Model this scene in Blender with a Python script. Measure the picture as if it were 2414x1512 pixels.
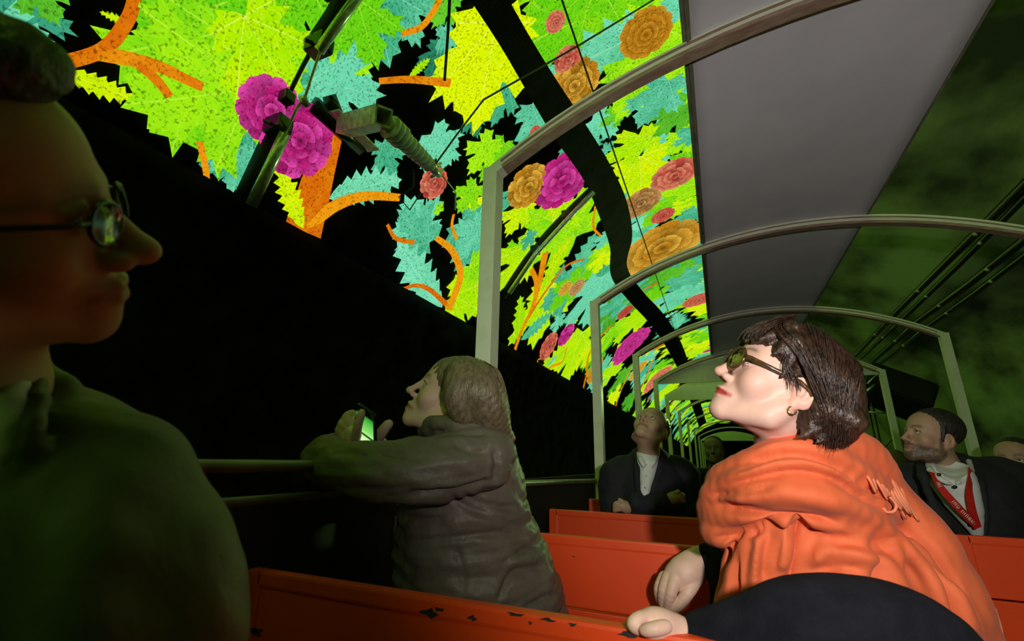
import bpy, bmesh, math, random
import numpy as np
from mathutils import Vector, Matrix

random.seed(7); rng = np.random.default_rng(11)
for o in list(bpy.data.objects): bpy.data.objects.remove(o)
SC = bpy.context.scene
COL = SC.collection

# ------------------------------------------------------------------ camera
CX, CY, F = 1207.0, 756.0, 1083.1
YAW, PITCH, ROLL = -0.415, 0.296, 0.021
_f = np.array([math.sin(YAW)*math.cos(PITCH), math.cos(YAW)*math.cos(PITCH), math.sin(PITCH)])
_r0 = np.array([math.cos(YAW), -math.sin(YAW), 0.0]); _u0 = np.cross(_r0, _f)
CR = _r0*math.cos(ROLL) + _u0*math.sin(ROLL)
CU = -_r0*math.sin(ROLL) + _u0*math.cos(ROLL)
CF = _f
cam_d = bpy.data.cameras.new('camera'); cam = bpy.data.objects.new('camera', cam_d); COL.objects.link(cam)
cam.matrix_world = Matrix(((CR[0], CU[0], -CF[0], 0), (CR[1], CU[1], -CF[1], 0), (CR[2], CU[2], -CF[2], 0), (0, 0, 0, 1)))
cam_d.sensor_fit = 'HORIZONTAL'; cam_d.sensor_width = 36.0; cam_d.lens = F/2414*36
cam_d.clip_start = 0.02; cam_d.clip_end = 200
cam_d.dof.use_dof = True; cam_d.dof.focus_distance = 1.6; cam_d.dof.aperture_fstop = 5.0
SC.camera = cam
# ------------------------------------------------------------------ world, flash, exposure
w = bpy.data.worlds.new('world'); SC.world = w; w.use_nodes = True
w.node_tree.nodes['Background'].inputs[0].default_value = (0.35, 0.4, 0.25, 1)
w.node_tree.nodes['Background'].inputs[1].default_value = 0.0006
SC.view_settings.view_transform = 'Standard'; SC.view_settings.look = 'None'
SC.view_settings.exposure = 0.0; SC.view_settings.gamma = 1.0; SC.view_settings.use_curve_mapping = False

def ray(x, y): return CF + CR*(x-CX)/F - CU*(y-CY)/F
def at(x, y, d): return ray(x, y)*d
def dY(x, y, Y): return Y/ray(x, y)[1]
def proj(P):
    d = P@CF; return CX+F*(P@CR)/d, CY-F*(P@CU)/d, d

fl_d = bpy.data.lights.new('camera_flash', 'SPOT'); fl = bpy.data.objects.new('camera_flash', fl_d); COL.objects.link(fl)
fl.location = Vector(CR*0.16 + CU*0.20 - CF*0.22)
aim = at(1980, 800, 1.4) - np.array(fl.location)
fl.rotation_euler = Vector(aim).to_track_quat('-Z', 'Y').to_euler()
fl_d.energy = 88; fl_d.spot_size = math.radians(104); fl_d.spot_blend = 1.0; fl_d.shadow_soft_size = 0.025
fl_d.color = (1.0, 0.95, 0.90)

# ------------------------------------------------------------------ helpers
def link(o, parent=None):
    COL.objects.link(o)
    if parent is not None: o.parent = parent
    return o
def tag(o, label=None, cat=None, group=None, kind=None):
    if label: o['label'] = label
    if cat: o['category'] = cat
    if group: o['group'] = group
    if kind: o['kind'] = kind
    return o
def empty(name, loc=(0, 0, 0)):
    o = bpy.data.objects.new(name, None); o.empty_display_size = .1
    o.location = Vector(loc); COL.objects.link(o); return o
def mesh_obj(name, V, Fc, mat, parent=None, smooth=True, tint=None, uv=None):
    me = bpy.data.meshes.new(name)
    V = np.asarray(V, dtype=np.float32)
    if parent is not None:
        off = np.array(parent.location)
        if parent.parent is not None: off = off + np.array(parent.parent.location)
        V = V - off.astype(np.float32)
    if isinstance(Fc, np.ndarray):
        n = len(Fc); k = Fc.shape[1]
        me.vertices.add(len(V)); me.vertices.foreach_set('co', V.ravel())
        me.loops.add(n*k); me.loops.foreach_set('vertex_index', Fc.astype(np.int32).ravel())
        me.polygons.add(n); me.polygons.foreach_set('loop_start', np.arange(0, n*k, k, dtype=np.int32))
        me.update(calc_edges=True)
    else:
        me.from_pydata([tuple(map(float, v)) for v in V], [], Fc); me.update()
    me.polygons.foreach_set('use_smooth', np.full(len(me.polygons), smooth))
    if tint is not None:
        ca = me.color_attributes.new('tint', 'FLOAT_COLOR', 'POINT')
        c4 = np.ones((len(V), 4), dtype=np.float32); c4[:, :3] = tint
        ca.data.foreach_set('color', c4.ravel())
    if uv is not None:
        ul = me.uv_layers.new(name='UVMap')
        li = np.zeros(len(me.loops), dtype=np.int32); me.loops.foreach_get('vertex_index', li)
        ul.data.foreach_set('uv', np.asarray(uv, dtype=np.float32)[li].ravel())
    if mat: me.materials.append(mat)
    return link(bpy.data.objects.new(name, me), parent)

class MB:
    """collects boxes, tubes and sheets into one mesh"""
    def __init__(s): s.v = []; s.f = []
    def add(s, V, Fc):
        b = len(s.v); s.v += [tuple(map(float, p)) for p in V]; s.f += [tuple(i+b for i in q) for q in Fc]; return s
    def box(s, lo, hi, bev=0.0):
        x0, y0, z0 = lo; x1, y1, z1 = hi
        if bev <= 0:
            V = [(x, y, z) for x in (x0, x1) for y in (y0, y1) for z in (z0, z1)]
            return s.add(V, [(0, 1, 3, 2), (4, 6, 7, 5), (0, 4, 5, 1), (2, 3, 7, 6), (0, 2, 6, 4), (1, 5, 7, 3)])
        bm = bmesh.new(); bmesh.ops.create_cube(bm, size=1)
        for v in bm.verts: v.co = Vector(((x0+x1)/2+v.co.x*(x1-x0), (y0+y1)/2+v.co.y*(y1-y0), (z0+z1)/2+v.co.z*(z1-z0)))
        bmesh.ops.bevel(bm, geom=bm.edges[:], offset=bev, segments=2, profile=.6, affect='EDGES')
        bm.verts.index_update()
        s.add([v.co[:] for v in bm.verts], [tuple(v.index for v in f.verts) for f in bm.faces]); bm.free(); return s
    def tube(s, pts, r, n=8, cap=True, r2=None):
        P = [np.asarray(p, float) for p in pts]; m = len(P); V = []; Fc = []
        rr = r if isinstance(r, (list, tuple, np.ndarray)) else [r]*m
        ref = None
        for i, p in enumerate(P):
            t = P[min(i+1, m-1)]-P[max(i-1, 0)]; t = t/(np.linalg.norm(t)+1e-12)
            if ref is None:
                ref = np.array([0, 0, 1.0]) if abs(t[2]) < .9 else np.array([1.0, 0, 0])
            a = ref-t*(ref@t); a /= np.linalg.norm(a)+1e-12; b = np.cross(t, a); ref = a
            for j in range(n):
                g = 2*math.pi*j/n; V.append(p+rr[i]*(a*math.cos(g)+b*math.sin(g)))
        for i in range(m-1):
            for j in range(n):
                Fc.append((i*n+j, i*n+(j+1) % n, (i+1)*n+(j+1) % n, (i+1)*n+j))
        if cap: Fc += [tuple(range(n-1, -1, -1)), tuple((m-1)*n+j for j in range(n))]
        return s.add(V, Fc)
    def rect_sweep(s, pts, half_a, half_b, A, B=None):
        """rectangular bar along pts; A fixed side axis, second axis from tangent"""
        P = [np.asarray(p, float) for p in pts]; m = len(P); A = np.asarray(A, float); V = []; Fc = []
        for i, p in enumerate(P):
            t = P[min(i+1, m-1)]-P[max(i-1, 0)]; t /= np.linalg.norm(t)
            b = np.cross(t, A); b /= np.linalg.norm(b)
            for (sa, sb) in ((-1, -1), (1, -1), (1, 1), (-1, 1)): V.append(p+A*half_a*sa+b*half_b*sb)
        for i in range(m-1):
            for j in range(4): Fc.append((i*4+j, i*4+(j+1) % 4, (i+1)*4+(j+1) % 4, (i+1)*4+j))
        Fc += [(3, 2, 1, 0), tuple((m-1)*4+j for j in range(4))]
        return s.add(V, Fc)
    def lathe(s, p0, p1, prof, n=20):
        p0 = np.asarray(p0, float); p1 = np.asarray(p1, float); t = p1-p0; L = np.linalg.norm(t); t /= L
        ref = np.array([0, 0, 1.0]) if abs(t[2]) < .9 else np.array([1.0, 0, 0])
        a = np.cross(t, ref); a /= np.linalg.norm(a); b = np.cross(t, a); V = []; Fc = []
        for (u, r) in prof:
            for j in range(n):
                g = 2*math.pi*j/n; V.append(p0+t*u*L+r*(a*math.cos(g)+b*math.sin(g)))
        for i in range(len(prof)-1):
            for j in range(n): Fc.append((i*n+j, i*n+(j+1) % n, (i+1)*n+(j+1) % n, (i+1)*n+j))
        Fc += [tuple(range(n-1, -1, -1)), tuple((len(prof)-1)*n+j for j in range(n))]
        return s.add(V, Fc)
    def build(s, name, mat, parent=None, smooth=False):
        return mesh_obj(name, s.v, s.f, mat, parent, smooth)

def catmull(pts, n=8):
    P = [np.asarray(p, float) for p in pts]; P = [2*P[0]-P[1]]+P+[2*P[-1]-P[-2]]; out = []
    for i in range(1, len(P)-2):
        for k in range(n):
            t = k/n; a, b, c, d = P[i-1:i+3]
            out.append(.5*(2*b+(c-a)*t+(2*a-5*b+4*c-d)*t*t+(3*b-a-3*c+d)*t**3))
    out.append(P[-2]); return out

# ------------------------------------------------------------------ materials
def new_mat(name):
    m = bpy.data.materials.new(name); m.use_nodes = True; nt = m.node_tree
    return m, nt, nt.nodes['Principled BSDF']
def pmat(name, col, rough=.6, metal=0.0, noise=None, col2=None, bump=0.0, bscale=60, sheen=0, stretch=None, spec=.5, detail=4, lo=.35, hi=.65):
    m, nt, p = new_mat(name); N = nt.nodes; L = nt.links
    p.inputs['Base Color'].default_value = (*col, 1); p.inputs['Roughness'].default_value = rough
    p.inputs['Metallic'].default_value = metal; p.inputs['Specular IOR Level'].default_value = spec
    if sheen: p.inputs['Sheen Weight'].default_value = sheen; p.inputs['Sheen Roughness'].default_value = .4
    geo = N.new('ShaderNodeNewGeometry'); mp = N.new('ShaderNodeMapping'); L.new(geo.outputs['Position'], mp.inputs[0])
    if stretch: mp.inputs['Scale'].default_value = stretch
    if noise:
        t = N.new('ShaderNodeTexNoise'); t.inputs['Scale'].default_value = noise; t.inputs['Detail'].default_value = detail
        L.new(mp.outputs[0], t.inputs['Vector'])
        r = N.new('ShaderNodeValToRGB'); r.color_ramp.elements[0].position = lo; r.color_ramp.elements[1].position = hi
        r.color_ramp.elements[0].color = (*col, 1); r.color_ramp.elements[1].color = (*(col2 or [c*.6 for c in col]), 1)
        L.new(t.outputs['Fac'], r.inputs[0]); L.new(r.outputs[0], p.inputs['Base Color'])
    if bump:
        t2 = N.new('ShaderNodeTexNoise'); t2.inputs['Scale'].default_value = bscale; t2.inputs['Detail'].default_value = 3
        L.new(mp.outputs[0], t2.inputs['Vector'])
        b = N.new('ShaderNodeBump'); b.inputs['Strength'].default_value = bump; b.inputs['Distance'].default_value = .01
        L.new(t2.outputs['Fac'], b.inputs['Height']); L.new(b.outputs[0], p.inputs['Normal'])
    return m
def tint_mat(name, rough=.5, bump=.15, bscale=350, sss=0.0, spec=.35):
    m, nt, p = new_mat(name); N = nt.nodes; L = nt.links
    a = N.new('ShaderNodeVertexColor'); a.layer_name = 'tint'
    t = N.new('ShaderNodeTexNoise'); t.inputs['Scale'].default_value = 45; t.inputs['Detail'].default_value = 4
    geo = N.new('ShaderNodeNewGeometry'); L.new(geo.outputs['Position'], t.inputs['Vector'])
    mx = N.new('ShaderNodeMix'); mx.data_type = 'RGBA'; mx.blend_type = 'MULTIPLY'; mx.inputs[0].default_value = .22
    L.new(a.outputs[0], mx.inputs[6]); L.new(t.outputs['Fac'], mx.inputs[7]); L.new(mx.outputs[2], p.inputs['Base Color'])
    p.inputs['Roughness'].default_value = rough; p.inputs['Specular IOR Level'].default_value = spec
    if sss:
        p.inputs['Subsurface Weight'].default_value = sss; p.inputs['Subsurface Radius'].default_value = (.012, .005, .003); p.inputs['Subsurface Scale'].default_value = .5
    t2 = N.new('ShaderNodeTexNoise'); t2.inputs['Scale'].default_value = bscale; L.new(geo.outputs['Position'], t2.inputs['Vector'])
    b = N.new('ShaderNodeBump'); b.inputs['Strength'].default_value = bump; b.inputs['Distance'].default_value = .002
    L.new(t2.outputs['Fac'], b.inputs['Height']); L.new(b.outputs[0], p.inputs['Normal'])
    return m
def hair_mat(name, c1, c2, stretch, rough=.38):
    m = pmat(name, c1, rough, noise=60, col2=c2, bump=.35, bscale=160, stretch=stretch, spec=.5); return m

EMIT = 1.4
def glow_mat(name, c1, c2, vein=None, vcol=None, strength=EMIT, speck=1.0, nscale=3.0):
    """a colour of the projected picture on rough plaster"""
    m = bpy.data.materials.new(name); m.use_nodes = True; nt = m.node_tree; N = nt.nodes; L = nt.links; N.clear()
    out = N.new('ShaderNodeOutputMaterial'); em = N.new('ShaderNodeEmission'); L.new(em.outputs[0], out.inputs[0])
    geo = N.new('ShaderNodeNewGeometry'); oi = N.new('ShaderNodeObjectInfo')
    t = N.new('ShaderNodeTexNoise'); t.inputs['Scale'].default_value = nscale; t.inputs['Detail'].default_value = 8; t.inputs['Roughness'].default_value = .72
    L.new(geo.outputs['Position'], t.inputs['Vector'])
    ad = N.new('ShaderNodeMath'); ad.operation = 'MULTIPLY_ADD'; ad.inputs[1].default_value = .45; L.new(oi.outputs['Random'], ad.inputs[0])
    sb = N.new('ShaderNodeMath'); sb.operation = 'SUBTRACT'; sb.inputs[1].default_value = .22; L.new(t.outputs['Fac'], sb.inputs[0]); L.new(sb.outputs[0], ad.inputs[2])
    r = N.new('ShaderNodeValToRGB'); r.color_ramp.elements[0].position = .32; r.color_ramp.elements[1].position = .68
    r.color_ramp.elements[0].color = (*c1, 1); r.color_ramp.elements[1].color = (*c2, 1); L.new(ad.outputs[0], r.inputs[0])
    last = r.outputs[0]
    def math_(op, a, b=None, c=None):
        n = N.new('ShaderNodeMath'); n.operation = op
        for i, x in enumerate((a, b, c)):
            if x is None: continue
            if isinstance(x, (int, float)): n.inputs[i].default_value = x
            else: L.new(x, n.inputs[i])
        return n.outputs[0]
    if vein:
        uv = N.new('ShaderNodeUVMap'); uv.uv_map = 'UVMap'; sp = N.new('ShaderNodeSeparateXYZ'); L.new(uv.outputs[0], sp.inputs[0])
        x, y = sp.outputs[0], sp.outputs[1]
        if vein == 'petal':
            d = side = None
        elif vein == 'maple':
            y2 = math_('SUBTRACT', y, .05)
            a = math_('ARCTAN2', x, y2); rad = math_('SQRT', math_('ADD', math_('MULTIPLY', x, x), math_('MULTIPLY', y2, y2)))
            d = math_('MULTIPLY', rad, math_('ABSOLUTE', math_('SINE', math_('MULTIPLY', a, 4.0))))
            side = math_('ABSOLUTE', math_('SINE', math_('MULTIPLY', math_('ADD', rad, math_('MULTIPLY', d, -.5)), 34.0)))
        else:
            d = math_('MULTIPLY', math_('ABSOLUTE', x), 4.0)
            side = math_('ABSOLUTE', math_('SINE', math_('MULTIPLY', math_('SUBTRACT', y, math_('ABSOLUTE', x)), 30.0)))
        if vein == 'petal':
            v0 = N.new('ShaderNodeMapRange'); v0.inputs[1].default_value = .15; v0.inputs[2].default_value = .95; v0.inputs[3].default_value = .85; v0.inputs[4].default_value = 0; L.new(y, v0.inputs[0])
            vm = v0.outputs[0]
        else:
            v1 = N.new('ShaderNodeMapRange'); v1.inputs[1].default_value = .0; v1.inputs[2].default_value = .035; v1.inputs[3].default_value = .55; v1.inputs[4].default_value = 0; L.new(d, v1.inputs[0])
            v2 = N.new('ShaderNodeMapRange'); v2.inputs[1].default_value = .0; v2.inputs[2].default_value = .3; v2.inputs[3].default_value = .22; v2.inputs[4].default_value = 0; L.new(side, v2.inputs[0])
            vm = math_('MAXIMUM', v1.outputs[0], v2.outputs[0])
        mx = N.new('ShaderNodeMix'); mx.data_type = 'RGBA'; L.new(vm, mx.inputs[0]); L.new(last, mx.inputs[6]); mx.inputs[7].default_value = (*vcol, 1); last = mx.outputs[2]
    # coarse plaster pores
    t2 = N.new('ShaderNodeTexNoise'); t2.inputs['Scale'].default_value = 62; t2.inputs['Detail'].default_value = 1.5; L.new(geo.outputs['Position'], t2.inputs['Vector'])
    mr = N.new('ShaderNodeMapRange'); mr.inputs[1].default_value = .30; mr.inputs[2].default_value = .46; mr.inputs[3].default_value = 1-.6*speck; mr.inputs[4].default_value = 1.0; L.new(t2.outputs['Fac'], mr.inputs[0])
    ml = N.new('ShaderNodeMix'); ml.data_type = 'RGBA'; ml.blend_type = 'MULTIPLY'; ml.inputs[0].default_value = 1
    L.new(last, ml.inputs[6]); L.new(mr.outputs[0], ml.inputs[7])
    L.new(ml.outputs[2], em.inputs[0]); em.inputs[1].default_value = strength
    m.cycles.emission_sampling = 'AUTO'
    return m
def lens_mat(name, tintc=(.9, .95, .8), gloss=.25, rough=.05):
    m = bpy.data.materials.new(name); m.use_nodes = True; nt = m.node_tree; N = nt.nodes; L = nt.links; N.clear()
    out = N.new('ShaderNodeOutputMaterial'); mx = N.new('ShaderNodeMixShader'); mx.inputs[0].default_value = gloss
    t = N.new('ShaderNodeBsdfTransparent'); t.inputs[0].default_value = (*tintc, 1); g = N.new('ShaderNodeBsdfGlossy'); g.inputs['Roughness'].default_value = rough
    L.new(t.outputs[0], mx.inputs[1]); L.new(g.outputs[0], mx.inputs[2]); L.new(mx.outputs[0], out.inputs[0]); return m

M = {}
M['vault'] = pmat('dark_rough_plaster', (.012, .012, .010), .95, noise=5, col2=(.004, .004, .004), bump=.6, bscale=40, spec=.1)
M['wall_r'] = pmat('plaster_with_green_light', (.34, .46, .20), .9, noise=.9, col2=(.06, .075, .045), bump=.5, bscale=25, detail=6, lo=.38, hi=.62, spec=.15, stretch=(1, .7, 1.4))  # green projection spill and its light and dark patches painted into the colour
M['floor'] = pmat('dark_floor', (.02, .02, .02), .9, noise=8, bump=.2)
M['paint'] = pmat('white_hoop_paint', (.80, .84, .64), .5, noise=14, col2=(.70, .72, .54), bump=.05, bscale=40, lo=.45, hi=.8)
M['wood'] = pmat('brown_wood_strip', (.30, .19, .12), .6, noise=10, col2=(.42, .30, .22), bump=.1, stretch=(1, 6, 6))
M['cloth_roof'] = pmat('grey_roof_cloth', (.80, .78, .81), .85, noise=4, col2=(.74, .72, .76), bump=.05, bscale=300, sheen=.1)
M['batten'] = pmat('olive_edge_batten', (.22, .23, .15), .6, noise=20, bump=.1)
M['sidepanel'] = pmat('dark_side_panel', (.010, .011, .016), .55, noise=6, col2=(.006, .006, .008))
M['rail'] = pmat('worn_rail', (.16, .17, .12), .4, noise=15)
M['black'] = pmat('matt_black', (.008, .008, .008), .7, noise=30, col2=(.014, .014, .014))
M['gloss_black'] = pmat('gloss_black', (.01, .01, .012), .2, noise=30, col2=(.02, .02, .02))
M['steel'] = pmat('pale_steel_tube', (.70, .76, .72), .25, .45, noise=40, col2=(.42, .5, .46))
M['wire'] = pmat('wire_copper', (.10, .11, .06), .5, .4, noise=60)
M['porcelain'] = pmat('insulator_porcelain', (.55, .64, .56), .2, noise=30, col2=(.42, .52, .44))
M['bracket'] = pmat('zinc_bracket', (.72, .76, .62), .4, .1, noise=25, col2=(.36, .38, .3))
def bench_material():
    m, nt, p = new_mat('orange_red_bench_paint'); N = nt.nodes; L = nt.links
    geo = N.new('ShaderNodeNewGeometry'); t = N.new('ShaderNodeTexNoise'); t.inputs['Scale'].default_value = 5; t.inputs['Detail'].default_value = 5; L.new(geo.outputs[0], t.inputs[0])
    r = N.new('ShaderNodeValToRGB'); r.color_ramp.elements[0].color = (.85, .075, .008, 1); r.color_ramp.elements[1].color = (.70, .05, .006, 1); L.new(t.outputs[0], r.inputs[0])
    mp = N.new('ShaderNodeMapping'); mp.inputs['Scale'].default_value = (7, 3, 16); L.new(geo.outputs[0], mp.inputs[0])
    t2 = N.new('ShaderNodeTexNoise'); t2.inputs['Scale'].default_value = 1.6; t2.inputs['Detail'].default_value = 6; L.new(mp.outputs[0], t2.inputs[0])
    r2 = N.new('ShaderNodeValToRGB'); r2.color_ramp.elements[0].position = .70; r2.color_ramp.elements[1].position = .715
    r2.color_ramp.elements[0].color = (0, 0, 0, 1); r2.color_ramp.elements[1].color = (1, 1, 1, 1); L.new(t2.outputs[0], r2.inputs[0])
    mx = N.new('ShaderNodeMix'); mx.data_type = 'RGBA'; L.new(r2.outputs[0], mx.inputs[0]); L.new(r.outputs[0], mx.inputs[6]); mx.inputs[7].default_value = (.03, .02, .015, 1)
    L.new(mx.outputs[2], p.inputs['Base Color']); p.inputs['Roughness'].default_value = .42
    return m
M['bench'] = bench_material()
# ================================================================== TUNNEL
VX, VZ, VR = 0.7, 0.0, 3.6
FLOOR = -1.5; CARF = -1.06
def vpt(th, y, off=0.0):
    return np.array([VX+(VR-off)*math.cos(th), y, VZ+(VR-off)*math.sin(th)])
def vault_hit(px, py, off=0.0):
    d = ray(px, py); R = VR-off
    a = d[0]**2+d[2]**2; b = -2*(d[0]*VX+d[2]*VZ); c = VX*VX+VZ*VZ-R*R
    t = (-b+math.sqrt(b*b-4*a*c))/(2*a); P = d*t
    return math.atan2(P[2]-VZ, P[0]-VX), P[1]      # angle, y
TH_EDGE = math.radians(154.9); TH_TOP = math.radians(84)
def vault_sheet(name, t0, t1, mat, y0=-14.0, y1=60.0, n=24):
    V = []; Fc = []
    for i in range(n+1):
        th = t0+(t1-t0)*i/n
        for off in (0, -.25):
            for y in (y0, y1): V.append(vpt(th, y, off))
    for i in range(n):
        a = i*4; b = a+4
        Fc += [(a, a+1, b+1, b), (a+2, b+2, b+3, a+3), (a, b, b+2, a+2), (a+1, a+3, b+3, b+1)]
    Fc += [(0, 2, 3, 1), (n*4, n*4+1, n*4+3, n*4+2)]
    return tag(mesh_obj(name, V, Fc, mat), kind='structure')
tf = math.asin((FLOOR)/VR)
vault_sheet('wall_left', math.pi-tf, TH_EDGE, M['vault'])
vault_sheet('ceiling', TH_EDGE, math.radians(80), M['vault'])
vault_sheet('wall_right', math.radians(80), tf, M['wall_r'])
tag(MB().box((VX-VR*math.cos(tf)-.2, -14, FLOOR-.2), (VX+VR*math.cos(tf)+.2, 60, FLOOR)).build('floor', M['floor']), kind='structure')
tag(MB().box((VX-VR-.3, 60, FLOOR-.2), (VX+VR+.3, 60.3, VR+.3)).build('wall_back', M['vault']), kind='structure')

# ================================================================== CARRIAGES
W = 2.8
XL, XR, ZC, ZTOP = -.28*W, .72*W, .425*W, .57*W
XM = (XL+XR)/2; SAG = ZTOP-ZC; ARC_R = ((W/2)**2+SAG**2)/(2*SAG)
def arch_z(x): return ZTOP-ARC_R+math.sqrt(ARC_R**2-(x-XM)**2)
HOOP_Y = [k*W for k in (.552, 1.21, 1.916, 2.583)]
HOOP_Y2 = [k*W for k in (3.175, 4.202, 5.406, 6.845, 8.145)]
HOOP_Y3 = [26.0, 29.5]
def hoop(car, y, near=True):
    arch = [(x, y, arch_z(x)) for x in np.linspace(XL, XR, 29)]
    h = MB().rect_sweep(arch, .030, .024, (0, 1, 0)).build('roof_hoop', M['paint'], car)
    MB().box((XL-.032, y-.034, CARF), (XL+.032, y+.034, ZC+.02)).build('post', M['paint'], h)
    MB().box((XR-.032, y-.034, CARF), (XR+.032, y+.034, ZC+.02)).build('post', M['paint'], h)
    if near:
        st = [(x, y-.012, arch_z(x)-.032) for x in np.linspace(XL+.06, XR-.06, 25)]
        MB().rect_sweep(st, .026, .009, (0, 1, 0)).build('wood_strip', M['wood'], h)
        cp = [(x, y-.034, arch_z(x)+.004) for x in np.linspace(XL+.05, XR-.05, 25)]
        MB().rect_sweep(cp, .004, .003, (0, 1, 0)).build('cover_strip', M['wood'], h)
    return h
def gable(car, y, drop=.0):
    V = []; Fc = []; xs = np.linspace(XL+.03, XR-.03, 25)
    for x in xs:
        for yy in (y-.012, y+.012): V += [(x, yy, ZC-.03-drop), (x, yy, arch_z(x)-.02)]
    for i in range(24):
        a = i*4; b = a+4
        Fc += [(a, b, b+1, a+1), (a+2, a+3, b+3, b+2), (a+1, b+1, b+3, a+3), (a, a+2, b+2, b)]
    Fc += [(0, 1, 3, 2), (96, 98, 99, 97)]
    mesh_obj('gable_board', V, Fc, M['paint'], car, smooth=False)
def side_panels(car, y0, y1, top):
    for (x, nm) in ((XL-.17, 'side_panel'), (XR+.03, 'side_panel')):
        MB().box((x, y0, CARF-.05), (x+.02, y1, top-.02)).build(nm, M['sidepanel'], car)
def roof_cloth(car, y0, y1):
    xs = np.linspace(.019*W, .372*W, 13); ny = max(2, int((y1-y0)/.25)); V = []; Fc = []
    ys = np.linspace(y0, y1, ny+1)
    for off in (.027, .033):
        for y in ys:
            for x in xs: V.append((x, y, arch_z(x)+off))
    nx = 13; n1 = nx*(ny+1)
    for j in range(ny):
        for i in range(nx-1):
            a = j*nx+i; Fc.append((a, a+nx, a+nx+1, a+1)); a += n1; Fc.append((a, a+1, a+nx+1, a+nx))
    for j in range(ny):
        a = j*nx; Fc.append((a, a+n1, a+n1+nx, a+nx)); a += nx-1; Fc.append((a, a+nx, a+n1+nx, a+n1))
    for i in range(nx-1):
        a = i; Fc.append((a, a+1, a+1+n1, a+n1)); a += ny*nx; Fc.append((a, a+n1, a+n1+1, a+1))
    c = mesh_obj('roof_cloth', V, Fc, M['cloth_roof'], car)
    x = .019*W
    MB().box((x-.028, y0, arch_z(x)+.018), (x+.004, y1, arch_z(x)+.04)).box((x-.012, y0, arch_z(x)+.008), (x-.004, y1, arch_z(x)+.018)).build('edge_batten', M['batten'], c)
    x = .372*W
    MB().box((x-.004, y0, arch_z(x)+.022), (x+.006, y1, arch_z(x)+.038)).build('edge_batten', M['batten'], c)

car1 = tag(empty('passenger_carriage', (XM, 2.5, CARF)), 'open tourist carriage with arched white hoops and grey roof cloth, nearest the camera', 'carriage')
for y in [HOOP_Y[0]-1.87]+HOOP_Y: hoop(car1, y)
gable(car1, HOOP_Y[3]+.06)
roof_cloth(car1, -1.2, HOOP_Y[3]+.3)
side_panels(car1, -1.5, 7.6, -.07)
MB().box((XL-.17, -1.5, CARF-.08), (XR+.05, 7.6, CARF)).build('carriage_floor', M['floor'], car1)
MB().tube([(XL-.03, -.5, -.02), (XL-.03, .6, -.02), (XL-.03, 1.25, -.02)], .012, 8).build('side_rail', M['rail'], car1, True)
MB().tube([(XL-.04, -.5, -.085), (XL-.04, 1.25, -.082)], .009, 8).build('side_rail', M['rail'], car1, True)
MB().tube([(XL-.03, 1.25, -.02), (XL-.03, 1.27, -.06), (XL-.03, 1.3, -.085), (XL-.03, 2.0, -.096), (XL-.03, 3.4, -.125), (XL-.03, 7.5, -.14)], .014, 8).build('side_rail', M['rail'], car1, True)
MB().tube([(XR+.03, -.5, -.1), (XR+.03, 7.5, -.14)], .014, 8).build('side_rail', M['rail'], car1, True)
MB().box((.2, HOOP_Y[3]-.09, ZC+.08), (.78, HOOP_Y[3]-.02, ZC+.33), .01).build('destination_box', M['paint'], car1)

car2 = tag(empty('passenger_carriage', (XM, 12, CARF)), 'second open carriage, coupled behind the near one, its hoops greenish in the distance', 'carriage')
for y in HOOP_Y2: hoop(car2, y, near=False)
gable(car2, HOOP_Y2[0]-.05, drop=.06)
side_panels(car2, 8.3, 23.4, -.13)
MB().box((XL-.17, 8.3, CARF-.08), (XR+.05, 23.4, CARF)).build('carriage_floor', M['floor'], car2)
MB().tube([(XL-.03, 8.4, -.12), (XL-.03, 23.3, -.12)], .014, 8).build('side_rail', M['rail'], car2, True)
car3 = tag(empty('passenger_carriage', (XM, 27, CARF)), 'farthest open carriage, tiny at the end of the row of hoops', 'carriage')
for y in HOOP_Y3: hoop(car3, y, near=False)
gable(car3, 25.9); side_panels(car3, 24.5, 32, -.13)
MB().box((XL-.17, 24.5, CARF-.08), (XR+.05, 32, CARF)).build('carriage_floor', M['floor'], car3)

# ================================================================== BENCHES
BT = -.225; ROWS = [.77+.78*i for i in range(9)]
def bench(x0, x1, y, label, group='orange slatted benches of the carriage'):
    b = tag(empty('bench', ((x0+x1)/2, y-.2, CARF)), label, 'bench', group)
    H = .40; zt = BT; zb = BT-H
    # frame strips proud of the recessed panels
    MB().box((x0, y-.014, zb), (x0+.045, y+.014, zt), .006).build('back_stile', M['bench'], b)
    MB().box((x1-.045, y-.014, zb), (x1, y+.014, zt), .006).build('back_stile', M['bench'], b)
    MB().box((x0+.03, y-.014, zt-.03), (x1-.03, y+.014, zt), .006).build('back_rail', M['bench'], b)
    MB().box((x0+.03, y-.010, zt-.199), (x1-.03, y+.012, zt-.022), .005).build('back_plank', M['bench'], b)
    MB().box((x0+.03, y-.010, zb), (x1-.03, y+.012, zt-.204), .005).build('back_plank', M['bench'], b)
    for k in range(3):
        MB().box((x0+.02, y-.06-.13*(k+1)+.012, zb-.02), (x1-.02, y-.06-.13*k, zb+.012), .006).build('seat_slat', M['bench'], b)
    for x in (x0+.12, x1-.12):
        MB().box((x-.02, y-.42, zb-.06), (x+.02, y+.01, zb-.02)).box((x-.02, y-.40, CARF), (x+.02, y-.36, zb-.04)).box((x-.02, y-.04, CARF), (x+.02, y, zb)).build('leg', M['black'], b)
    return b
names = ['scuffed orange bench back nearest the camera, chipped along its top edge', 'orange bench directly behind the woman in the quilted jacket', 'orange bench in front of the man in the dark suit looking straight up']
far = ['orange bench in the fourth row on the left, glimpsed past the suited man', 'orange bench in the fifth row on the left, deep in the dark']
for i in range(5): bench(-.92 if i == 0 else -.80, .20, ROWS[i], (names+far)[i])
bench(.756, 1.93, ROWS[2], 'orange bench back with two panels in front of the bearded man')
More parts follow.
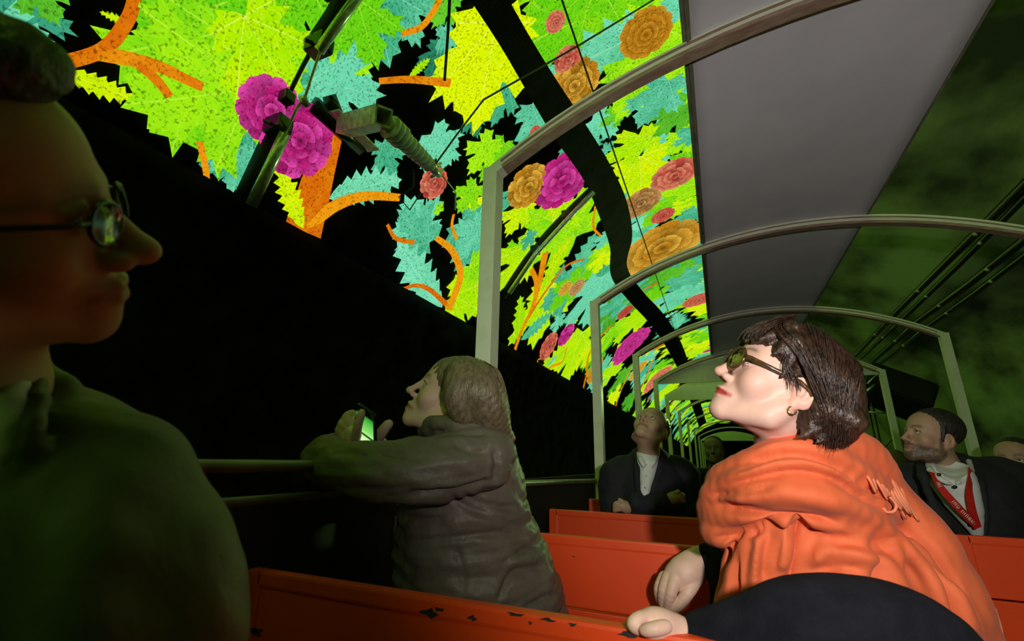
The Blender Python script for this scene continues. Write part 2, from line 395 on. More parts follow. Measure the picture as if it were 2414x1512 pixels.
bench(.756, 1.93, ROWS[4], 'dark orange bench behind the bearded man, before the face at the right edge')

def chip_poly(px, py, w_, h_, seed):
    yb = ROWS[0]-.0146; c = at(px, py, dY(px, py, yb)); g = random.Random(seed); n = 9; V = []
    for dy in (0, .004):
        for k in range(n):
            a = 2*math.pi*k/n; q = 1 if dy else 1; rr = 1+.45*math.sin(seed*3+k*2.4)
            V.append((c[0]+w_*rr*math.cos(a), yb+dy, c[2]+h_*rr*math.sin(a)))
    return V, [tuple(range(n-1, -1, -1)), tuple(range(n, 2*n))]+[(i, (i+1) % n, n+(i+1) % n, n+i) for i in range(n)]
near_bench = [o for o in bpy.data.objects if o.name == 'bench'][0]
for i, (x, y, w_, h_) in enumerate(((1012, 1446, .022, .008), (1035, 1438, .012, .004), (1113, 1458, .010, .005), (1215, 1450, .018, .003), (1290, 1462, .014, .003), (1250, 1470, .004, .003), (1478, 1497, .014, .005), (1350, 1474, .008, .003))):
    V, Fc = chip_poly(x, y, w_*.8, h_*.75, i+1); mesh_obj('paint_chip', V, Fc, M['black'], near_bench, False)

# ================================================================== PROJECTED PICTURE ON THE VAULT
prj = tag(empty('leaf_projection', (VX-2.4, 6, 2.4)), 'huge glowing picture of green leaves, zinnias and orange stems covering the tunnel vault', 'projection')
G = {}
G['yg'] = glow_mat('leaf_yellow_green', (.10, .46, .004), (.28, .62, .004), 'maple', (.45, .72, .04))
G['lime'] = glow_mat('leaf_lime', (.28, .60, .0), (.52, .66, .0), 'maple', (.66, .74, .1))
G['green'] = glow_mat('leaf_green', (.04, .26, .012), (.10, .44, .016), 'maple', (.22, .56, .06))
G['teal'] = glow_mat('leaf_teal', (.035, .30, .15), (.11, .50, .29), 'maple', (.28, .62, .42))
G['dteal'] = glow_mat('leaf_dark_teal', (.012, .13, .06), (.03, .25, .14), 'maple', (.08, .4, .25))
G['ptea'] = glow_mat('frond_teal', (.05, .36, .17), (.15, .56, .34), 'pin', (.3, .65, .45))
G['plim'] = glow_mat('frond_lime', (.26, .56, .0), (.5, .64, .0), 'pin', (.62, .74, .08))
G['stem'] = glow_mat('stem_orange', (.50, .11, .002), (.62, .24, .004), nscale=8)
for nm_, c1_, c2_, dk_ in (('mag', (.40, .012, .15), (.58, .05, .30), (.14, .002, .04)), ('gold', (.42, .18, .008), (.62, .36, .04), (.14, .05, .002)), ('cor', (.45, .06, .04), (.62, .2, .11), (.16, .01, .01)), ('tan', (.32, .14, .03), (.5, .28, .09), (.08, .03, .015))):
    G[nm_] = glow_mat('petal_'+nm_, c1_, c2_, 'petal', dk_, nscale=14)
    G[nm_+'2'] = glow_mat('petal_deep_'+nm_, tuple(c*.7 for c in c1_), tuple(c*.75 for c in c2_), 'petal', tuple(c*.7 for c in dk_), nscale=14)
G['black_band'] = M['vault']

half = [(.0, .06), (.08, -.01), (.20, -.10), (.23, -.03), (.42, .00), (.36, .08), (.46, .15), (.32, .20), (.27, .24), (.38, .29), (.46, .37), (.64, .44),
        (.53, .51), (.60, .62), (.45, .58), (.42, .69), (.31, .58), (.19, .52), (.20, .64), (.29, .72), (.18, .77), (.16, .89), (.07, .87), (.0, 1.0)]
MAPLE = half+[(-x, y) for (x, y) in half[-2:0:-1]]
def pin_outline(teeth=7):
    R_ = []
    for k in range(teeth):
        v0 = .06+.9*k/teeth; v1 = .06+.9*(k+1)/teeth; w0 = .20*math.sin(math.pi*min(1, (v0+.05)))**.8; w1 = .20*math.sin(math.pi*min(.97, v1))**.8
        R_ += [(w0*.62, v0), (w0*1.0+.02, v0+(v1-v0)*.75), (w1*.75+.01, v0+(v1-v0)*.85)]
    return [(0, 0)]+R_+[(0, 1)]+[(-x, y) for (x, y) in R_[::-1]]
PIN = pin_outline()
lay = [0]
def next_off(layer):
    lay[0] += 1
    return .006+layer*.016+(lay[0] % 23)*.0006
def on_vault(s, y, off):
    th = min(s, TH_EDGE*VR)/VR
    return vpt(th, y, off)
parts_leaf = []; stuff = {}
def leaf_mesh(kind, b, t, wf, seed, off, rings):
    """b,t = (s,y) base and tip on the vault surface in metres"""
    out = PIN if kind == 'pin' else MAPLE
    rr = random.Random(seed); a = np.array(t)-np.array(b); n = np.array([-a[1], a[0]])*wf
    c = (0, .5) if kind == 'pin' else (0, .32)
    sk = rr.uniform(-.12, .12)
    V = []; UV = []; Fc = []; m = len(out)
    jit = [(rr.uniform(-.022, .022), rr.uniform(-.022, .022)) for _ in out]
    for k in range(1, rings+1):
        q = k/rings
        for (u, v), (ju, jv) in zip(out, jit):
            if kind == 'pin':
                uu, vv = u*q, v+jv*.3
            else:
                uu, vv = c[0]+(u+ju-c[0])*q, c[1]+(v+jv-c[1])*q
            x2 = uu+sk*vv*vv*(1 if kind != 'pin' else .8)
            p = np.array(b)+a*vv+n*x2
            V.append(on_vault(p[0], p[1], off)); UV.append((uu, vv))
    if kind == 'pin':
        V = []; UV = []
        for (u, v), (ju, jv) in zip(out, jit):
            vv = v+jv*.3; p = np.array(b)+a*vv+n*(u+sk*vv*vv*.8); V.append(on_vault(p[0], p[1], off)); UV.append((u, v))
        for (u, v) in out:
            p = np.array(b)+a*v+n*(sk*v*v*.8); V.append(on_vault(p[0], p[1], off)); UV.append((0, v))
        Fc = [(i, (i+1) % m, m+(i+1) % m, m+i) for i in range(m)]
    else:
        p = np.array(b)+a*c[1]+n*(sk*c[1]**2); V.append(on_vault(p[0], p[1], off)); UV.append((0, c[1])); ci = len(V)-1
        for i in range(m): Fc.append((ci, i, (i+1) % m))
        for k in range(rings-1):
            for i in range(m): Fc.append((k*m+i, (k+1)*m+i, (k+1)*m+(i+1) % m, k*m+(i+1) % m))
    return V, Fc, UV
def add_leaf(kind, col, b, t, wf=1.0, layer=1, rings=3, single=True):
    V, Fc, UV = leaf_mesh(kind, b, t, wf, random.random(), next_off(layer), rings)
    if single:
        parts_leaf.append(mesh_obj('leaf' if kind != 'pin' else 'fern_leaf', V, Fc, G[col], prj, False, uv=UV))
    else:
        d = stuff.setdefault(col, ([], [], [])); o = len(d[0]); d[0].extend(V); d[1].extend([tuple(i+o for i in q) for q in Fc]); d[2].extend(UV)
def sy(px, py):
    th, y = vault_hit(px, py); return (th*VR, y)
def leaf_px(kind, col, bx, by, tx, ty, wf=1.0, layer=1): add_leaf(kind, col, sy(bx, by), sy(tx, ty), wf, layer, 4)
def strip(name, col, pts, widths, layer=2, extra=.0):
    """pts in (s,y) metres; widths in metres"""
    P = [np.array(q) for q in catmull([(*p, w) for p, w in zip(pts, widths)], 6)]; off = next_off(layer)+extra; V = []; Fc = []
    for i, q in enumerate(P):
        t = P[min(i+1, len(P)-1)][:2]-P[max(i-1, 0)][:2]; t /= np.linalg.norm(t)+1e-9; n = np.array([-t[1], t[0]])
        for e in (-1, 0, 1):
            p = q[:2]+n*e*q[2]/2; V.append(on_vault(p[0], p[1], off+(.004 if e == 0 else 0)))
    for i in range(len(P)-1):
        for j in (0, 1): Fc.append((i*3+j, i*3+j+1, i*3+3+j+1, i*3+3+j))
    return mesh_obj(name, V, Fc, G[col], prj, False, uv=[(0, 0)]*len(V))
def stem_px(pts, w0, w1, layer=2):
    n = len(pts); P = [sy(x, y) for x, y in pts]
    wpx = [w0+(w1-w0)*i/(n-1) for i in range(n)]; Ws = []
    for (x, y), wp in zip(pts, wpx):
        th, yy = vault_hit(x, y); Ws.append(wp*(vpt(th, yy)@CF)/F)
    strip('stem', 'stem', P, Ws, layer)
def flower(c, rad, col, layer=3, petals=True, squash=(1, 1), rings=((1.0, 13), (.72, 11), (.46, 8), (.22, 5))):
    off = next_off(layer); n = 18
    def P(x, y, o): return on_vault(c[0]+x*rad*squash[0], c[1]+y*rad*squash[1], o)
    V = [P(0, 0, off)]+[P(.86*math.cos(a), .86*math.sin(a), off) for a in np.linspace(0, 2*math.pi, n, endpoint=False)]
    fl_ = mesh_obj('flower', V, [(0, i+1, (i+1) % n+1) for i in range(n)], G[col+'2'], prj, False, uv=[(0, 0)]*len(V))
    acc = MB(); accuv = []
    for k, (rr, cnt) in enumerate(rings):
        for i in range(cnt):
            a = 2*math.pi*(i+.5*(k % 2)+random.uniform(-.15, .15))/cnt; L_ = .42*rr+.12; hw = rr*math.pi/cnt*1.05
            da = np.array([math.cos(a), math.sin(a)]); pa = np.array([-da[1], da[0]]); r0 = rr-L_
            shp = [(0, .35), (.3, .8), (.62, 1.0), (.88, .75), (1.0, .0)]
            pts = [(r0+L_*u, hw*wv) for u, wv in shp]
            o = off+.006+k*.005
            loop = [da*u+pa*wv for u, wv in pts]+[da*u-pa*wv for u, wv in pts[-2::-1]]
            cen = da*(r0+L_*.6)
            Vp = [P(cen[0], cen[1], o+.004)]+[P(q[0], q[1], o-(.003 if j in (0, len(loop)-1) else 0)) for j, q in enumerate(loop)]
            Fp = [(0, j+1, (j+1) % len(loop)+1) for j in range(len(loop))]; us = [u for u, _ in shp]; UVp = [(0, .6)]+[(0, u) for u in us+us[-2::-1]]
            if petals: mesh_obj('petal', Vp, Fp, G[col if (i*7+k*3) % 4 else col+'2'], fl_, False, uv=UVp)
            else: acc.add(Vp, Fp); accuv.extend(UVp)
    if not petals:
        mesh_obj('petals', acc.v, acc.f, G[col], fl_, False, uv=accuv)
def flower_px(x, y, rpx, col, petals=True, squash=None, **k):
    th, yy = vault_hit(x, y); d = vpt(th, yy)@CF
    e = 8; a = np.array(sy(x+e, y))-np.array(sy(x, y)); b = np.array(sy(x, y+e))-np.array(sy(x, y))
    area = abs(a[0]*b[1]-a[1]*b[0])/e/e            # m2 per px2
    flower((th*VR, yy), rpx*math.sqrt(area), col, petals=petals, squash=squash or (1, 1), **k)

# the near picture, left to right (base pixel -> tip pixel gives direction and size on the vault)
LV = [  # kind, colour, base, tip, width, layer
 ('m', 'dteal', 10, -40, 90, 150, 1.0, 0), ('m', 'teal', -40, 60, 130, 110, 1.0, 0), ('m', 'green', 60, -60, 150, 60, 1.0, 0),
 ('pin', 'plim', 130, 160, 318, 245, .9, 1), ('pin', 'plim', 310, 60, 230, 25, .8, 1),
 ('m', 'yg', 640, -60, 330, 130, 1.15, 1), ('m', 'yg', 600, 200, 280, 270, 1.05, 2), ('m', 'yg', 520, 60, 400, 365, .95, 1), ('m', 'yg', 420, -90, 480, 120, 1.0, 0),
 ('m', 'lime', 560, 20, 700, 250, .95, 2), ('m', 'yg', 700, -120, 640, 150, 1.1, 1), ('m', 'yg', 680, 60, 560, 330, 1.0, 0), ('m', 'yg', 830, -20, 880, 160, 1.0, 2), ('m', 'yg', 760, 60, 860, 190, 1.0, 1),
 ('m', 'teal', 600, 290, 470, 420, .9, 0), ('m', 'teal', 560, 340, 545, 462, .8, 0), ('m', 'teal', 850, -60, 930, 150, 1.1, 1), ('m', 'teal', 930, -30, 990, 110, .9, 0),
 ('m', 'teal', 720, 180, 900, 235, .8, 1), ('m', 'teal', 690, 200, 800, 265, .8, 0),
 ('pin', 'plim', 705, 535, 640, 385, .9, 2), ('pin', 'ptea', 770, 465, 940, 405, 1.1, 1), ('m', 'teal', 900, 330, 935, 420, .8, 0), ('pin', 'plim', 960, 180, 1010, 135, .8, 1),
 ('m', 'dteal', 1040, 100, 1010, 200, .8, 0), ('m', 'green', 1070, -20, 1020, 70, .8, 0), ('m', 'teal', 1045, 60, 1060, 150, .6, 0),
 ('m', 'lime', 1165, 30, 1130, 312, .92, 2), ('m', 'lime', 1120, 60, 1062, 262, .7, 1), ('m', 'teal', 1200, 190, 1155, 300, .8, 0), ('m', 'dteal', 1110, 250, 1120, 330, .7, 0), ('m', 'teal', 1250, 240, 1290, 330, .9, 0),
 ('m', 'yg', 1290, -60, 1240, 60, 1.0, 0), ('m', 'yg', 1560, -20, 1360, 150, 1.0, 1), ('m', 'yg', 1590, 80, 1440, 285, .85, 2), ('m', 'yg', 1400, -60, 1480, 80, 1.2, 1), ('m', 'yg', 1590, 20, 1470, 130, 1.2, 1),
 ('m', 'teal', 1600, -20, 1560, 80, 1.0, 2), ('m', 'teal', 1575, 170, 1505, 295, .9, 3), ('m', 'green', 1635, 230, 1530, 330, .9, 1), ('m', 'yg', 1640, 300, 1560, 360, 1.0, 2), ('m', 'teal', 1640, 320, 1590, 300, .9, 2),
 ('m', 'teal', 1390, 280, 1460, 310, .9, 0), ('m', 'lime', 1540, 310, 1415, 385, .8, 2), ('m', 'green', 1480, 250, 1410, 300, .8, 0),
 ('m', 'yg', 1160, 320, 1095, 410, .9, 2), ('m', 'yg', 1190, 330, 1130, 430, .8, 1), ('m', 'teal', 1010, 310, 1060, 390, 1.0, 1), ('m', 'teal', 1060, 330, 1040, 400, 1.0, 0), ('m', 'yg', 1120, 430, 1070, 500, 1.0, 2), ('m', 'lime', 1085, 470, 1150, 470, .5, 1),
 ('m', 'teal', 1000, 560, 960, 450, .95, 1), ('m', 'teal', 1010, 570, 920, 500, .8, 2), ('m', 'teal', 1150, 520, 1060, 620, .95, 1), ('m', 'teal', 1080, 520, 1170, 590, .9, 0), ('m', 'yg', 1020, 500, 1040, 470, .7, 2),
 ('pin', 'ptea', 1035, 722, 918, 575, .95, 2), ('m', 'lime', 1060, 690, 1130, 735, .8, 2), ('m', 'lime', 1090, 640, 1120, 745, .9, 1), ('m', 'yg', 1100, 620, 1160, 690, .9, 1),
 ('m', 'lime', 1240, 470, 1190, 560, .9, 1), ('m', 'yg', 1360, 560, 1260, 470, 1.0, 1), ('m', 'lime', 1295, 520, 1400, 455, 1.1, 1), ('m', 'lime', 1260, 560, 1170, 690, .9, 2), ('m', 'yg', 1230, 580, 1175, 620, 1.0, 1),
 ('m', 'teal', 1215, 440, 1180, 490, .9, 0), ('m', 'teal', 1250, 540, 1225, 590, .8, 2), ('pin', 'plim', 1272, 690, 1340, 545, .9, 2), ('pin', 'plim', 1218, 805, 1228, 690, .8, 2), ('pin', 'plim', 1400, 440, 1320, 560, 1.0, 1),
 ('m', 'teal', 1420, 360, 1450, 330, .9, 0), ('m', 'teal', 1350, 330, 1380, 400, .9, 0),
 ('pin', 'ptea', 1225, 800, 1300, 740, 1.0, 1), ('m', 'yg', 1370, 640, 1290, 740, .8, 2), ('m', 'yg', 1400, 600, 1345, 690, .9, 1), ('m', 'lime', 1430, 590, 1395, 650, .9, 1), ('m', 'teal', 1420, 640, 1385, 770, .9, 2), ('m', 'teal', 1440, 540, 1400, 590, .9, 1),
 ('m', 'teal', 1320, 740, 1300, 790, .9, 1), ('m', 'yg', 1360, 730, 1330, 780, .9, 1), ('m', 'lime', 1370, 775, 1330, 905, 1.1, 2), ('m', 'lime', 1385, 800, 1375, 870, 1.0, 2), ('pin', 'plim', 1275, 905, 1285, 830, 1.0, 2), ('pin', 'ptea', 1285, 860, 1310, 835, 1.0, 2),
 ('pin', 'ptea', 1470, 800, 1445, 850, 1.0, 2), ('m', 'yg', 1450, 760, 1420, 830, .9, 1),
 ('m', 'yg', 1640, 400, 1540, 460, .8, 2), ('m', 'lime', 1630, 470, 1560, 500, .8, 2), ('m', 'yg', 1610, 450, 1510, 540, .8, 1), ('m', 'teal', 1640, 480, 1600, 540, .8, 2), ('m', 'teal', 1640, 520, 1630, 600, .9, 2), ('m', 'teal', 1540, 330, 1580, 380, .7, 0),
 ('m', 'green', 1640, 620, 1540, 680, 1.0, 1), ('m', 'teal', 1640, 660, 1560, 740, 1.0, 2), ('m', 'green', 1560, 640, 1510, 700, .9, 1), ('m', 'teal', 1500, 540, 1475, 600, .9, 1),
]
for (k, c, bx, by, tx, ty, wf, ly) in LV: leaf_px('pin' if k == 'pin' else 'maple', c, bx, by, tx, ty, wf, ly)
for (pts, w0, w1) in [
 ([(95, 158), (230, 118), (290, 50), (312, -10)], 30, 26), ([(220, 122), (350, 150), (470, 202)], 34, 26), ([(320, 150), (360, 185), (392, 225)], 24, 20),
 ([(705, 548), (728, 470), (752, 380), (778, 290)], 100, 60), ([(715, 530), (790, 478), (860, 458), (935, 462)], 34, 18), ([(462, 330), (475, 390), (478, 420)], 16, 14),
 ([(938, 74), (985, 58), (1015, 20), (1035, -20)], 14, 16), ([(885, 186), (960, 182), (1055, 190)], 14, 20), ([(1050, 728), (1078, 650), (1060, 590), (1020, 556)], 26, 14),
 ([(1045, 715), (1005, 680), (970, 670), (935, 682)], 14, 8), ([(904, 525), (925, 558), (968, 568)], 9, 12), ([(1070, 560), (1058, 530), (1062, 500)], 10, 8), ([(1195, 370), (1215, 355), (1240, 350)], 8, 8),
 ([(1203, 838), (1222, 780), (1250, 720), (1268, 650), (1280, 590)], 12, 22), ([(1256, 700), (1258, 660), (1246, 630)], 16, 14), ([(1240, 745), (1290, 670), (1330, 622), (1372, 606)], 10, 6),
 ([(1278, 895), (1290, 865), (1320, 850), (1332, 815)], 8, 6), ([(1366, 932), (1378, 880), (1385, 830), (1440, 760)], 10, 7), ([(1400, 480), (1395, 530), (1412, 552)], 7, 6), ([(1445, 970), (1465, 910), (1490, 860)], 9, 6),
 ([(1270, 880), (1262, 850), (1275, 842)], 4, 4), ([(1500, 935), (1520, 890), (1545, 830)], 7, 5), ([(1590, 60), (1605, 80), (1640, 95)], 14, 14)]: stem_px(pts, w0, w1)
for (x, y, r_, c, q) in [(625, 255, 82, 'mag', 1), (690, 325, 92, 'mag', 1), (1012, 425, 36, 'cor', 1), (1236, 432, 50, 'gold', 1), (1318, 418, 66, 'mag', 1), (1345, 190, 62, 'gold', 1), (1330, 130, 34, 'cor', 1),
                         (1585, 402, 46, 'cor', 1), (1505, 470, 40, 'tan', 1), (1555, 575, 72, 'gold', 1), (1285, 812, 24, 'cor', 1), (1327, 785, 20, 'mag', 1), (1352, 672, 18, 'tan', 0), (1300, 40, 26, 'cor', 0), (1252, 300, 14, 'cor', 0),
                         (1645, 700, 24, 'cor', 0), (1480, 810, 34, 'mag', 0), (1395, 870, 20, 'gold', 0), (1560, 800, 20, 'gold', 0), (1545, 890, 22, 'cor', 0), (1500, 870, 16, 'gold', 0)]:
    flower_px(x, y, r_, c, bool(q))
# black band laid over the leaves, crossing the picture
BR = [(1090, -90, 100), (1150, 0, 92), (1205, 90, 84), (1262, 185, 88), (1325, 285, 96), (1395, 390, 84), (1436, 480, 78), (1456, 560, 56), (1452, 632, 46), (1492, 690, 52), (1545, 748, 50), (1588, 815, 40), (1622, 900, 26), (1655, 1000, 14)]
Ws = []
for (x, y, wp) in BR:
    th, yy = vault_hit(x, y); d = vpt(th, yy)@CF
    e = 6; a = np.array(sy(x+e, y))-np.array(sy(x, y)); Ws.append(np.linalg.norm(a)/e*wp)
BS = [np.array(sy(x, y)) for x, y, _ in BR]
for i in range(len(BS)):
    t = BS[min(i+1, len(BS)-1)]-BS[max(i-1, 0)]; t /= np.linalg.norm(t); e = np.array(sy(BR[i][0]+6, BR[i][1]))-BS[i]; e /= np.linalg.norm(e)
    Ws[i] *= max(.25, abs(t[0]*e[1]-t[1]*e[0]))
strip('dark_band', 'black_band', [tuple(b) for b in BS], Ws, 4, .02)

# the picture goes on into the distance and behind the camera
def px_of(s, y):
    P = vpt(s/VR, y)
    if P@CF < .1: return None
    return proj(P)
rnd = random.Random(5)
def covered(s, y):
    q = px_of(s, y)
    if q is None: return False
    x, yy, d = q
    return (-300 < x < 1500 and yy < 1000 and d < 6.2) and not (x > 1420 and yy > 610)
S0, S1 = TH_TOP*VR, TH_EDGE*VR
fills = []
y = -13.0
while y < 46:
    step = .35 if y < -.5 else .62 if y < 14 else .8  # unseen leaves behind the camera packed denser to add light on hoops and people
    for k in range(7):
        s = S0+(S1-S0)*(k+rnd.random())/7
        yy = y+rnd.uniform(-.25, .25)
        if covered(s, yy): continue
        if s > S1-.75 and rnd.random() < .62: continue
        if yy > 4 and rnd.random() < .16: continue
        fills.append((s, yy))
    y += step
nsing = 0
for (s, yy) in fills:
    L_ = rnd.uniform(.7, 1.5); a = rnd.uniform(0, 2*math.pi); q = px_of(s, yy)
    vis = q is not None and -50 < q[0] < 1720 and -50 < q[1] < 1100
    c = rnd.choice(['yg', 'yg', 'lime', 'teal', 'teal', 'green', 'lime', 'ptea', 'plim'])
    kind = 'pin' if c[0] == 'p' else 'maple'
    single = vis and yy < 16 and len(parts_leaf) < 297
    add_leaf(kind, c, (s, yy), (s+L_*math.cos(a), yy+L_*math.sin(a)), rnd.uniform(.75, 1.1), rnd.randint(0, 2), 2, single)
    if rnd.random() < .12 and yy < 30:
        flower((s+.2, yy+.2), rnd.uniform(.12, .24), rnd.choice(['mag', 'gold', 'cor']), petals=False)
    if rnd.random() < .10 and vis and yy > 5:
        strip('stem', 'stem', [(s, yy), (s-.3, yy+rnd.uniform(-.3, .3)), (s-.6, yy+rnd.uniform(-.4, .4))], [.03, .05, .08], 2)
for c, (V, Fc, UV) in stuff.items():
    o = mesh_obj('distant_and_unseen_leaves', V, Fc, G[c], prj, False, uv=UV); o['kind'] = 'stuff'

# ================================================================== OVERHEAD LINE AND CONDUITS
def vp_px(px, py, off):                     # point a little in front of the vault seen at this pixel
    th, y = vault_hit(px, py, off); return vpt(th, y, off)
def wirepath(pts, off): return [vp_px(x, y, off) for x, y in pts]
# contact wire, straight along the track
zc = 2.35; xw = -.226*zc
cw = tag(MB().tube([(xw, -5, zc), (xw, 40, zc)], .006, 6).build('contact_wire', M['wire'], None, True), 'thin overhead contact wire running the length of the tunnel', 'wire')
# insulator bracket hanging from the vault
ib = tag(empty('insulator_bracket', vp_px(760, 270, .0)), 'ribbed porcelain insulator on a zinc arm bolted to the tunnel vault', 'insulator')
def q(x, y, off): return vp_px(x, y, off)
pl = MB()
a0, a1, a2, a3 = q(790, 258, .10), q(812, 275, .16), q(870, 352, .16), q(842, 330, .06)
pl.tube([q(775, 225, .03), q(800, 290, .08)], .05, 8).tube([q(735, 245, .05), q(850, 350, .05)], .06, 6)
pl.build('mount_block', M['gloss_black'], ib, True)
MB().rect_sweep([q(785, 262, .14), q(880, 355, .14)], .006, .05, CU).build('mount_plate', M['bracket'], ib)
arm0, arm1 = q(812, 298, .16), q(905, 275, .62)
dirv = (arm1-arm0)/np.linalg.norm(arm1-arm0); nrm = np.cross(dirv, CU); nrm /= np.linalg.norm(nrm); up2 = np.cross(nrm, dirv)
hollow = MB()
for (sa, sb, ha, hb) in ((0, 1, .055, .006), (0, -1, .055, .006), (1, 0, .006, .055), (-1, 0, .006, .055)):
    c = nrm*sa*.05+up2*sb*.05
    hollow.rect_sweep([arm0+c, arm1+c], ha if sa == 0 else .006, hb if sa == 0 else .055, nrm)
hollow.build('arm', M['bracket'], ib)
i0, i1 = q(912, 292, .60), q(1018, 395, .60)
prof = [(0, .02), (.0, .045)]
for k in range(9):
    u = .04+.86*k/9; rr = .075 if k < 3 else .068-.002*k
    prof += [(u, rr*.68), (u+.02, rr), (u+.05, rr), (u+.07, rr*.68)]
prof += [(.93, .05), (.96, .03), (1, .03)]
MB().lathe(i0, i1, prof, 24).build('insulator', M['porcelain'], ib, False)
MB().tube([i1, q(1035, 412, .6)], .028, 8).tube([q(1005, 400, .6), q(1040, 385, .6)], .012, 6).tube([q(1015, 418, .6), q(1045, 400, .6)], .012, 6).build('clamp', M['steel'], ib, True)
MB().tube([q(1028, 398, .6), q(1060, 435, .58), q(1075, 455, .55), q(1073, 495, .5)], .005, 5).build('tail_wire', M['bracket'], ib, True)
MB().tube([q(975, 400, .12), q(975, 440, .12), q(940, 465, .1), q(966, 495, .1), q(992, 455, .1)], .006, 5).build('tail_wire', M['black'], ib, True)
sw = tag(MB().tube([q(1028, 385, .6), q(1075, 320, .66), q(1140, 235, .72), np.array([xw, at(1368, 108, 1)[1]/at(1368, 108, 1)[2]*zc, zc+.004]), q(1540, 0, .5), q(1700, -95, .2)], .006, 6).build('span_wire', M['wire'], None, True), 'span wire from the insulator across to the contact wire', 'wire')
tag(MB().tube(wirepath([(1062, -40), (1056, 80), (1048, 190)], .06), .012, 6).build('drop_cable', M['black'], None, True), 'short black cable hanging on the vault above the orange stem', 'cable')
# clamped steel tube crossing the magenta flower; thick and thin black tubes model its shadow
cd = tag(empty('vault_conduit', q(600, 470, .05)), 'shiny steel tube and its shadow modelled as a black tube, crossing the big magenta flower', 'conduit_and_shadow')
MB().tube(wirepath([(562, 500), (620, 375), (662, 285)], .05), .062, 8).build('conduit_and_shadow', M['black'], cd, True)
MB().tube(wirepath([(738, 118), (790, 40), (840, -60)], .05), .062, 8).build('conduit_and_shadow', M['black'], cd, True)
MB().tube(wirepath([(592, 485), (640, 385), (672, 315)], .22), .032, 10).build('steel_tube', M['steel'], cd, True)
MB().tube(wirepath([(752, 120), (805, 45), (860, -30)], .22), .030, 10).build('steel_tube', M['steel'], cd, True)
MB().tube(wirepath([(672, 315), (700, 255), (720, 225), (745, 150), (756, 120)], .22), .008, 6).build('brass_rod', M['bracket'], cd, True)
MB().tube(wirepath([(662, 285), (682, 220), (712, 160), (728, 130)], .06), .014, 6).build('rod_shadow', M['black'], cd, True)  # thin black tube models the shadow alongside the brass rod
for (x, y) in ((655, 298), (752, 108)):
    c = q(x, y, .14); MB().box(c-np.array([.07, .05, .05]), c+np.array([.07, .05, .05]), .012).tube([q(x-34, y-14, .16), q(x, y, .16)], .012, 6).build('clamp', M['gloss_black'], cd)
c = q(676, 230, .14); MB().box(c-.035, c+.035, .01).build('clamp', M['gloss_black'], cd)
MB().tube(wirepath([(714, 228), (722, 250)], .22), .024, 8).build('coupling', M['steel'], cd, True)
cd2 = tag(empty('vault_conduit', q(1200, 690, .05)), 'slim green tube with its shadow modelled as a black tube, farther along beside the second hoop', 'conduit_and_shadow')
MB().tube(wirepath([(1182, 700), (1245, 605), (1320, 520), (1395, 447)], .05), .055, 8).build('conduit_and_shadow', M['black'], cd2, True)  # black tube models the shadow beside the slim tube
MB().tube(wirepath([(1200, 692), (1262, 600), (1335, 520), (1400, 452)], .2), .028, 8).build('steel_tube', M['steel'], cd2, True)
for t in ((1262, 590), (1335, 508)):
    c = q(*t, .12); MB().box(c-.05, c+.05, .01).build('clamp', M['gloss_black'], cd2)
# pipes on the right wall
def pipe(pts, off, r, label):
    P = wirepath(pts, off)
    o = tag(empty('wall_pipe', P[0]), label, 'pipe', 'dark pipes along the right tunnel wall')
    MB().tube(P, r, 8).build('pipe', M['gloss_black'], o, True)
    for k in range(4):
        t = .18+.22*k; i = t*(len(P)-1); a = int(i); p = P[a]+(P[min(a+1, len(P)-1)]-P[a])*(i-a); rad = p-np.array([VX, p[1], VZ]); rad /= np.linalg.norm(rad)
        MB().tube([p-rad*(r+.01), p+rad*off], .022, 6).build('hanger', M['bracket'], o, True)
pipe([(2520, 330), (2414, 437), (2250, 600), (2105, 745), (2015, 840)], .22, .045, 'topmost dark pipe on the right wall, above its pair')
pipe([(2540, 345), (2414, 468), (2265, 620), (2125, 755), (2030, 845)], .22, .035, 'thin dark pipe just below the topmost pipe on the right wall')
pipe([(2540, 470), (2414, 566), (2290, 665), (2160, 760), (2055, 855)], .22, .045, 'upper pipe of the lower dark pair on the right wall')
pipe([(2560, 495), (2414, 604), (2300, 690), (2180, 775), (2070, 862)], .22, .035, 'lowest dark pipe on the right wall')
# projector on its stand beside the train
pd = empty('projector_on_stand', at(2095, 1060, 8.6)*np.array([1, 1, 0])+np.array([0, 0, FLOOR])); tag(pd, 'black projector in a tilted case on a lattice stand beside the far hoop', 'projector')
pc = at(2105, 925, 8.6)
bm = bmesh.new(); bmesh.ops.create_cube(bm, size=1)
rot = Matrix.Rotation(math.radians(28), 3, 'Y') @ Matrix.Rotation(math.radians(-18), 3, 'X')
for v in bm.verts: v.co = rot @ Vector((v.co.x*1.02, v.co.y*.8, v.co.z*.5)) + Vector(pc)
bmesh.ops.bevel(bm, geom=bm.edges[:], offset=.03, segments=2, affect='EDGES'); bm.verts.index_update()
mesh_obj('projector_body', [v.co[:] for v in bm.verts], [tuple(v.index for v in f.verts) for f in bm.faces], M['black'], pd, False); bm.free()
dd = Vector(pc)+rot @ Vector((-.44, -.1, .0))
MB().lathe(dd, Vector(dd)+rot @ Vector((-.14, 0, 0)), [(0, .11), (.6, .12), (1, .10)], 16).build('lens', M['gloss_black'], pd, True)
mb = MB(); bx, by = pc[0]-.25, pc[1]
for (sx, sy_) in ((-.14, -.14), (.14, -.14), (.14, .14), (-.14, .14)): mb.tube([(bx+sx, by+sy_, FLOOR), (bx+sx, by+sy_, pc[2]-.2)], .02, 6)
